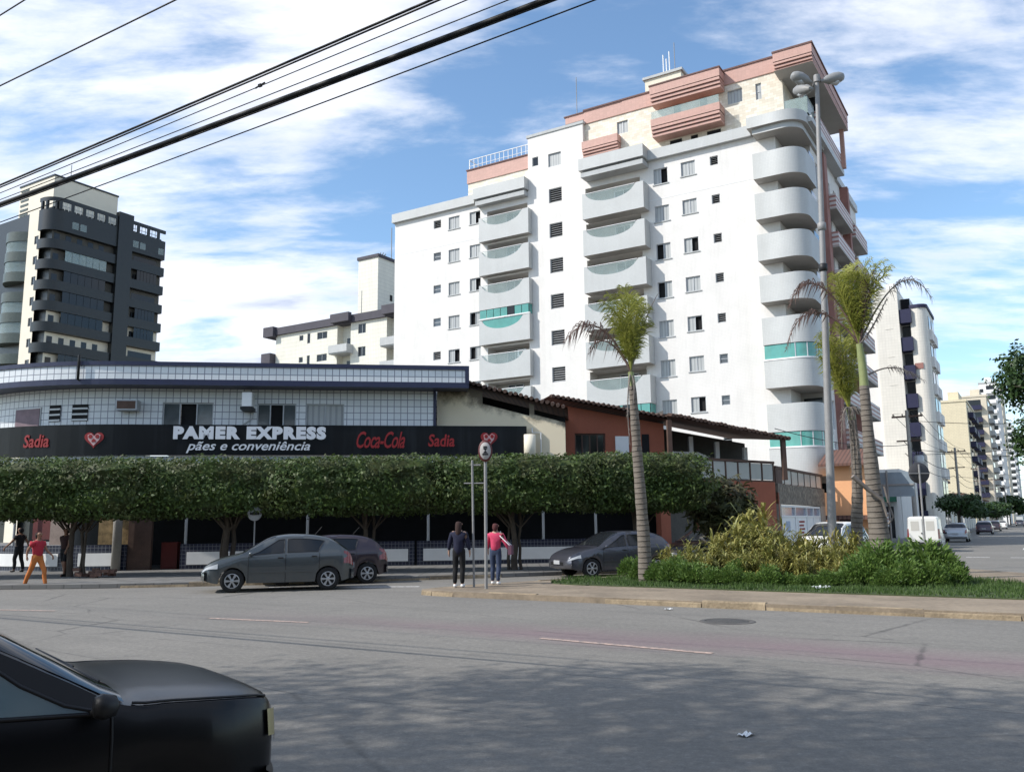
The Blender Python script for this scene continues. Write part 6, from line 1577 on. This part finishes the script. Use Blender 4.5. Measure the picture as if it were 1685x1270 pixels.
P=gp(58,966,0.02); person('person in red top and orange shorts stepping off the pavement',P,hdg(112),1.62,SK,cl('black_hair',(.008,.007,.007)),.02,cl('red_shirt',(.38,.025,.04)),cl('orange_shorts',(.50,.16,.04)),K['black'],(.40,-.38),((.25,.08,.5),(-.3,.08,.4)),trouser_len=1.0,sleeve=.4)
P=gp(36,940,.13); P.y-=.3; person('person in dark clothes swinging an arm under the end tree',P,hdg(280),1.66,SK,cl('black_hair',(.008,.007,.007)),.02,cl('black_top',(.012,.011,.012)),cl('dark_trousers',(.010,.011,.014)),K['black'],(.14,-.14),((.42,.10,.3),(-.3,.1,.25)),sleeve=.4)
P=gp(104,948,.13); person('person in dark shorts beside the stems of the clipped tree',P,hdg(200),1.62,SK,cl('black_hair',(.008,.007,.007)),.02,cl('brown_top',(.045,.022,.02)),cl('black_shorts',(.008,.008,.01)),K['black'],(.12,-.12),((.2,.08,.2),(-.2,.08,.2)),trouser_len=.5,sleeve=.4)
CLOUDS=[(250,60,6,22,.11),(560,120,3,13,.03),(90,420,4,16,.02),(470,430,2,8,-.06),(330,585,2,9,.18),(560,540,2,8,.12),(700,300,2,9,-.22),(420,380,2,10,-.05),(830,180,3,9,-.04),(1000,60,4,12,-.06),(230,150,2,9,-.02),(1560,130,4,14,.04),(1180,30,4,10,-.06),(1560,320,3,9,-.06),(560,520,3,9,.06),(1600,430,5,14,.02)]
# ---------------------------------------------------------------- lamp, signs, poles and wires
b=at(1372,950,25.0); b.z=.13; top=at(1344,132,25.0)
lp=thing('street_lamp','tall grey street lamp with three cobra heads above the island','street lamp',b)
d=top-b; m=MB(); n=16
m.tube([d*(i/n) for i in range(n+1)],[.13-.068*(i/n) for i in range(n+1)],12); m.lathe([(.0,0),(.22,0),(.22,.06),(.16,.12)],12)
m.build('pole',K['steel'],lp)
def dz(u,v,dy): return at(u,v,25.0+dy)-b
for (u0,v0),(u1,v1),dy in (((1336,136),(1303,124),-.3),((1350,134),(1388,126),.1),((1338,146),(1308,150),.8)):
    p=dz(u0,v0,0); q=dz(u1,v1,dy); m=MB()
    ax=(q-p); L=ax.length; h=[p+ax*f for f in (0,.12,.3,.55,.8,.95,1.0)]; m.tube(h,[.04,.06,.14,.18,.17,.12,.03],12)
    o=m.build('lamp_head',M('lamp_head_grey',(.25,.25,.245),.5,.1,4),lp)
    g=MB(); g.tube([p+ax*.4+Vector((0,0,-.09)),p+ax*.65+Vector((0,0,-.13)),p+ax*.88+Vector((0,0,-.09))],[.06,.12,.05],10); g.build('lens',K['lens'],o)
m=MB(); m.tube([d*.995,d*1.01],[.1,.1],10); m.tube([d*.994+Vector((-.08,0,0)),dz(1338,142,.2)],.03,6); m.build('bracket',K['steel'],lp)
for f,s in ((.60,.35),(.685,.4)):
    m=MB(); p=d*f; m.box(p.x-s*.5,p.x+s*.5,p.y-.06,p.y+.06,p.z-.05,p.z+.05) if f>.9 else m.lathe([(.10,-.12),(.13,-.1),(.13,.1),(.10,.12)],10,tuple(p)); m.build('clamp',K['black'] if f<.65 else K['steel'],lp)
# traffic signs
def post(root,h,r=.035,tilt=(0,0)): 
    m=MB(); m.tube([(0,0,-.02),(tilt[0]*.5,tilt[1]*.5,h*.5),(tilt[0],tilt[1],h)],r,8); return m.build('post',K['steel'],root)
b=gp(800,968,.13); tz=at(800,757,b.y)
sg=thing('road_sign','oval red rimmed road sign on a galvanised post beside the woman in pink','road sign',b)
post(sg,tz.z-.13+.42,.04)
cz=at(801,742,b.y).z-b.z; m=MB(); m.lathe([(0,-.012),(.245,-.012),(.25,-.004),(.25,.004),(.0,.004)],28,(0,-.06,cz),axis='y'); pl=m.build('sign_disc',M('dark_red_rim',(.10,.02,.02),.5,.1,4),sg)
for v in pl.data.vertices: v.co.x*=.72; v.co.z=cz+(v.co.z-cz)*1.12
m=MB(); m.lathe([(0,-.006),(.19,-.006),(.195,0)],28,(0,-.075,cz),axis='y'); pl2=m.build('sign_face',M('white_sign_face',(.42,.40,.38),.5,.1,4),pl)
for v in pl2.data.vertices: v.co.x*=.72; v.co.z=cz+(v.co.z-cz)*1.12
m=MB(); m.box(-.075,.075,-.086,-.0815,cz-.11,cz-.07); m.box(-.05,.05,-.086,-.0815,cz+.08,cz+.12)
m.face([(-.055,-.085,cz+.07),(-.055,-.085,cz+.06),(0,-.085,cz),(.055,-.085,cz+.06),(.055,-.085,cz+.07)]); m.face([(0,-.085,cz+.01),(-.06,-.085,cz-.06),(.06,-.085,cz-.06)]); m.build('sign_symbol',K['black'],pl)
b=gp(780,965,.13); sg=thing('bare_sign_post','thin leaning post with short crossbars and no plate beside the road sign','post',b)
q=at(777,757,b.y)-b; post(sg,q.z,.028,(q.x,0)); q2=at(776,795,b.y)-b
m=MB(); m.tube([(q2.x-.2,0,q2.z),(q2.x+.32,0,q2.z+.0)],.016,6); m.tube([(q.x-.04,0,q.z-.13),(q.x+.22,0,q.z-.13)],.02,6); m.build('crossbar',K['steel'],sg)
# small round sign on the pavement in front of the shop
b=at(416,950,29.2); b.z=.13; cz=at(416,845,29.2).z-.13
sg=thing('round_sign','small round white sign on a thin post in front of the planter wall','road sign',b); post(sg,cz-.2,.025)
m=MB(); m.lathe([(0,-.01),(.235,-.01),(.24,0),(0,.01)],26,(0,-.04,cz),axis='y'); pl=m.build('sign_disc',M('greyish_white_sign',(.34,.35,.35),.5,.15,6),sg)
m=MB(); m.box(-.16,.16,-.056,-.051,cz-.04,cz+.045); m.build('sign_symbol',K['black'],pl)
# round sign seen from behind
b=at(1525,930,30.0); b.z=.0; cz=at(1513,778,30.0).z
sg=thing('round_sign','round road sign seen from its dark back with a cross bracket on a leaning post','road sign',b); tx=at(1513,778,30).x-b.x
m=MB(); m.tube([(0,0,-.02),(tx,0,cz+.3)],.035,8); m.build('post',K['steel'],sg)
m=MB(); m.lathe([(0,.03),(.36,.03),(.365,.04),(.36,.05),(0,.05)],30,(tx,0,cz),axis='y'); pl=m.build('sign_disc',M('dark_sign_back',(.045,.045,.05),.6,.2,4),sg)
m=MB(); m.box(tx-.36,tx+.36,-.02,.028,cz-.03,cz+.0); m.build('bracket',K['steel'],pl)
# blue grey street name board seen from behind, farther up the street
b=Vector((*G(58,8.2)[:2],.12)); sg=thing('sign_frame','blue grey sign board back with bracing on a post by the van','road sign',b,-TH)
m=MB(); m.tube([(0,0,0),(0,0,4.6)],.05,8); m.build('post',K['steel'],sg)
m=MB(); m.box(-1.3,1.5,.06,.1,3.0,4.5); pl=m.build('board',M('blue_grey_board',(.22,.27,.31),.5,.15,3),sg); m=MB(); m.box(-1.3,1.5,-.02,.058,3.68,3.78); m.box(-.06,.06,.0,.057,2.9,4.6); m.build('brace',K['steel'],pl)
# utility poles and wires up the side street
def upole(a,s,h,label,trafo=False,lean=0.0):
    t=thing('utility_pole',label,'utility pole',Vector((*G(a,s)[:2],.12)),-TH,'utility poles up the side street'); m=MB(); m.tube([(0,0,0),(lean,0,h)],[.17,.11],10); m.build('pole',K['concrete'],t)
    m=MB(); m.box(-1.0,1.0,-.05,.05,h-.5,h-.38); m.box(-.8,.8,-.05,.05,h-2.2,h-2.1); m.build('crossarm',K['rust'],t)
    m=MB()
    for x in (-.9,-.3,.3,.9): m.lathe([(0,0),(.05,.02),(.03,.08),(.055,.12),(0,.16)],8,(x,0,h-.38))
    m.build('insulator',K['dark'],t)
    if trafo:
        m=MB(); m.lathe([(0,0),(.32,.05),(.33,.9),(.25,1.0),(0,1.02)],14,(.55,-.1,h-4.2)); tr=m.build('transformer',K['alu'],t)
        m=MB()
        for x in (.4,.55,.7): m.tube([(x,-.1,h-3.2),(x+.05,-.1,h-2.8)],.03,6)
        m.build('bushing',K['dark'],tr)
    return t
UP=[(66,7.7,9.2),(104,7.7,9.2),(142,7.7,9.2),(185,7.7,9.2),(235,7.7,9.2),(52,-7.2,9.0),(90,-7.2,9.0),(150,-7.2,9.0)]
LB=['concrete utility pole with transformer near the green shop awning','concrete utility pole beyond the slim navy tower','concrete utility pole before the cream tower','thin distant utility pole beside the cream tower','farthest thin utility pole up the street','utility pole on the far pavement behind the edge tree','second utility pole on the far pavement','third utility pole on the far pavement']
for i,(a,s,h) in enumerate(UP): upole(a,s,h,LB[i],trafo=(i==0))
def cable(p,q,r,sag,label,group=None,name='overhead_wire',n=24,cat='cable'):
    p,q=Vector(p),Vector(q); m=MB(); o=(p+q)/2
    m.tube([p.lerp(q,i/n)-o-Vector((0,0,sag*4*(i/n)*(1-i/n))) for i in range(n+1)],r,6); c=m.build(name,K['wire']); c.location=o; tag(c,label,cat,group); return c
WL='thin black wire strung between the utility poles up the side street'
for i in range(4):
    a0,s0,h0=UP[i]; a1,s1,h1=UP[i+1]
    for dx in (-.9,.3,.9): cable(G(a0,s0-dx,h0-.1),G(a1,s1-dx,h1-.1),.016,.6,WL,'wires up the side street')
    for dz_ in (2.1,2.9): cable(G(a0,s0+.3,h0-dz_),G(a1,s1+.3,h1-dz_),.026,.7,WL,'wires up the side street')
for (a,h0,h1) in ((66,8.6,8.4),(66,6.6,6.4),(66,6.2,6.8),(104,8.3,8.5),(104,6.2,6.5),(142,8.4,8.2),(142,6.6,6.3)):
    cable(G(a,7.7,h0),G(a+R(-14,14),-7.2,h1),.018,.5,'black wire crossing over the side street','wires across the side street')
cable(G(66,7.7,6.9),at(1275,705,42),.02,.4,'black service wire running to the white tower','wires across the side street')
# cables over the avenue, strung in one vertical plane well in front of the camera
def span(u0,v0,u1,v1,a,r,sag,label):
    s0,z0=pa(u0,v0,a); s1,z1=pa(u1,v1,a); k=(z1-z0)/(s1-s0)
    sa,sb=s1-8,s0+14
    cable(G(a,sa,z0+k*(sa-s0)+sag*.15),G(a,sb,z0+k*(sb-s0)+sag*.3),r,sag,label,'cables over the avenue',name='overhead_cable',n=40)
span(0,326,869,-1,5.0,.025,.10,'thickest black cable bundle crossing the sky, lowest but one')
span(0,295,687,-1,5.2,.012,.10,'upper black twin cable above the thick bundle')
span(0,299,700,-1,5.25,.009,.10,'black cable running just under the upper twin cable')
span(0,306,738,-1,5.1,.005,.12,'thin wire between the upper cable and the bundle')
span(0,313,792,-1,5.1,.005,.16,'thin sagging wire next above the thick bundle')
span(0,331,884,-1,5.0,.008,.10,'thin cable hugging the underside of the thick bundle')
span(0,352,936,-1,5.1,.006,.14,'lowest thin wire below the thick bundle')
span(0,137,282,-1,5.2,.009,.05,'single black cable alone high in the sky corner')
span(0,24,40,-1,5.2,.009,.02,'short stretch of black cable in the extreme sky corner')
s0,z0=pa(428,141,5.1); m=MB(); m.box(-.018,.018,-.012,.012,-.012,.012); m.tube([(-.06,0,-.01),(.06,0,.012)],.008,6); o=m.build('cable_splice',K['wire']); o.location=G(5.1,s0,z0); o.rotation_euler=(0,0,-TH); tag(o,'small black splice clamp on the thin wires','clamp')

# ---------------------------------------------------------------- sky, sun, camera
SUN_AZ=radians(180+31.39+43); SUN_EL=radians(41)       # compass bearing the light comes from
w=bpy.data.worlds.new('World'); scene.world=w; w.use_nodes=True; t=NT.__new__(NT); t.t=w.node_tree; t.t.nodes.clear(); t.l=t.t.links
sky=t.n('ShaderNodeTexSky',sky_type='NISHITA',sun_disc=False,sun_elevation=SUN_EL,sun_rotation=SUN_AZ,altitude=5,air_density=1.0,dust_density=.6,ozone_density=2.2)
g=t.n('ShaderNodeTexCoord').outputs['Generated']
sp=t.n('ShaderNodeSeparateXYZ',i={0:g}); z=t.math('MAXIMUM',sp.outputs['Z'],0.0); zz=t.math('ADD',z,.16)
px_=t.math('DIVIDE',sp.outputs['X'],zz); py_=t.math('DIVIDE',sp.outputs['Y'],zz)
pl=t.n('ShaderNodeCombineXYZ',i={0:px_,1:py_,2:0.0}).outputs[0]
mp=t.n('ShaderNodeMapping',i={'Vector':pl,'Rotation':(0,0,radians(24)),'Scale':(.9,1.9,1)}).outputs[0]
nA=t.n('ShaderNodeTexNoise',i={'Vector':mp,'Scale':1.35,'Detail':9,'Roughness':.58,'Distortion':.35}).outputs[0]
nB=t.n('ShaderNodeTexNoise',i={'Vector':mp,'Scale':4.2,'Detail':8,'Roughness':.62,'Distortion':.2}).outputs[0]
cov=t.math('ADD',t.math('MULTIPLY',nA,.95),t.math('MULTIPLY',nB,.50))
def blob(u,v,inner,outer,amt):            # a bank of cloud (or a gap) round one bearing in the sky
    d=ray(u,v).normalized(); dt=t.n('ShaderNodeVectorMath',operation='DOT_PRODUCT',i={0:g,1:tuple(d)}).outputs['Value']
    s=t.n('ShaderNodeMapRange',interpolation_type='SMOOTHSTEP',i={0:dt,1:cos(radians(outer)),2:cos(radians(inner)),3:0.0,4:amt}).outputs[0]
    return s
for a in CLOUDS: cov=t.math('ADD',cov,blob(*a))
cov=t.math('SUBTRACT',cov,.215)
mask=t.n('ShaderNodeMapRange',interpolation_type='SMOOTHSTEP',i={0:cov,1:.40,2:.72,3:0.0,4:1.0}).outputs[0]
nC=t.n('ShaderNodeTexNoise',i={'Vector':mp,'Scale':2.1,'Detail':6,'Roughness':.55}).outputs[0]
thick=t.math('MULTIPLY',t.ramp(cov,.50,.80),t.ramp(nC,.42,.66))
ccol=t.mix(thick,(.80,.815,.87),(.40,.45,.58))
skc=t.mix(1.0,sky.outputs[0],(.150*.88,.150*.97,.150*.98),'MULTIPLY')
fin=t.mix(t.math('MULTIPLY',mask,.93),skc,ccol)
bg=t.n('ShaderNodeBackground',i={'Color':fin,'Strength':1.0}); o=t.n('ShaderNodeOutputWorld'); t.l.new(bg.outputs[0],o.inputs[0])
sl=bpy.data.lights.new('sun','SUN'); sl.energy=3.1; sl.angle=radians(.5); sl.color=(1,.95,.88); so=bpy.data.objects.new('sun',sl); LINK(so)
dv=Vector((sin(SUN_AZ)*cos(SUN_EL),cos(SUN_AZ)*cos(SUN_EL),sin(SUN_EL)))
so.rotation_euler=dv.to_track_quat('Z','Y').to_euler(); so.location=dv*100
cam=bpy.data.cameras.new('camera'); co=bpy.data.objects.new('camera',cam); LINK(co); scene.camera=co
cam.sensor_fit='HORIZONTAL'; cam.sensor_width=36; cam.lens=36*FPX/1685; cam.clip_start=.05; cam.clip_end=9000
fwd=Vector((0,cos(PITCH),sin(PITCH))); upv=Vector((0,-sin(PITCH),cos(PITCH))); rt=Vector((1,0,0))
# roll: the scene turns counter-clockwise in the picture
rt2=rt*cos(ROLL)-upv*sin(ROLL); up2=rt*sin(ROLL)+upv*cos(ROLL)
co.matrix_world=Matrix(((rt2.x,up2.x,-fwd.x,0),(rt2.y,up2.y,-fwd.y,0),(rt2.z,up2.z,-fwd.z,CH),(0,0,0,1)))
scene.view_settings.view_transform='Standard'; scene.view_settings.look='None'; scene.view_settings.exposure=.62; scene.view_settings.gamma=1
scene.cycles.max_bounces=6; scene.cycles.transparent_max_bounces=8
scene.cycles.use_denoising=True
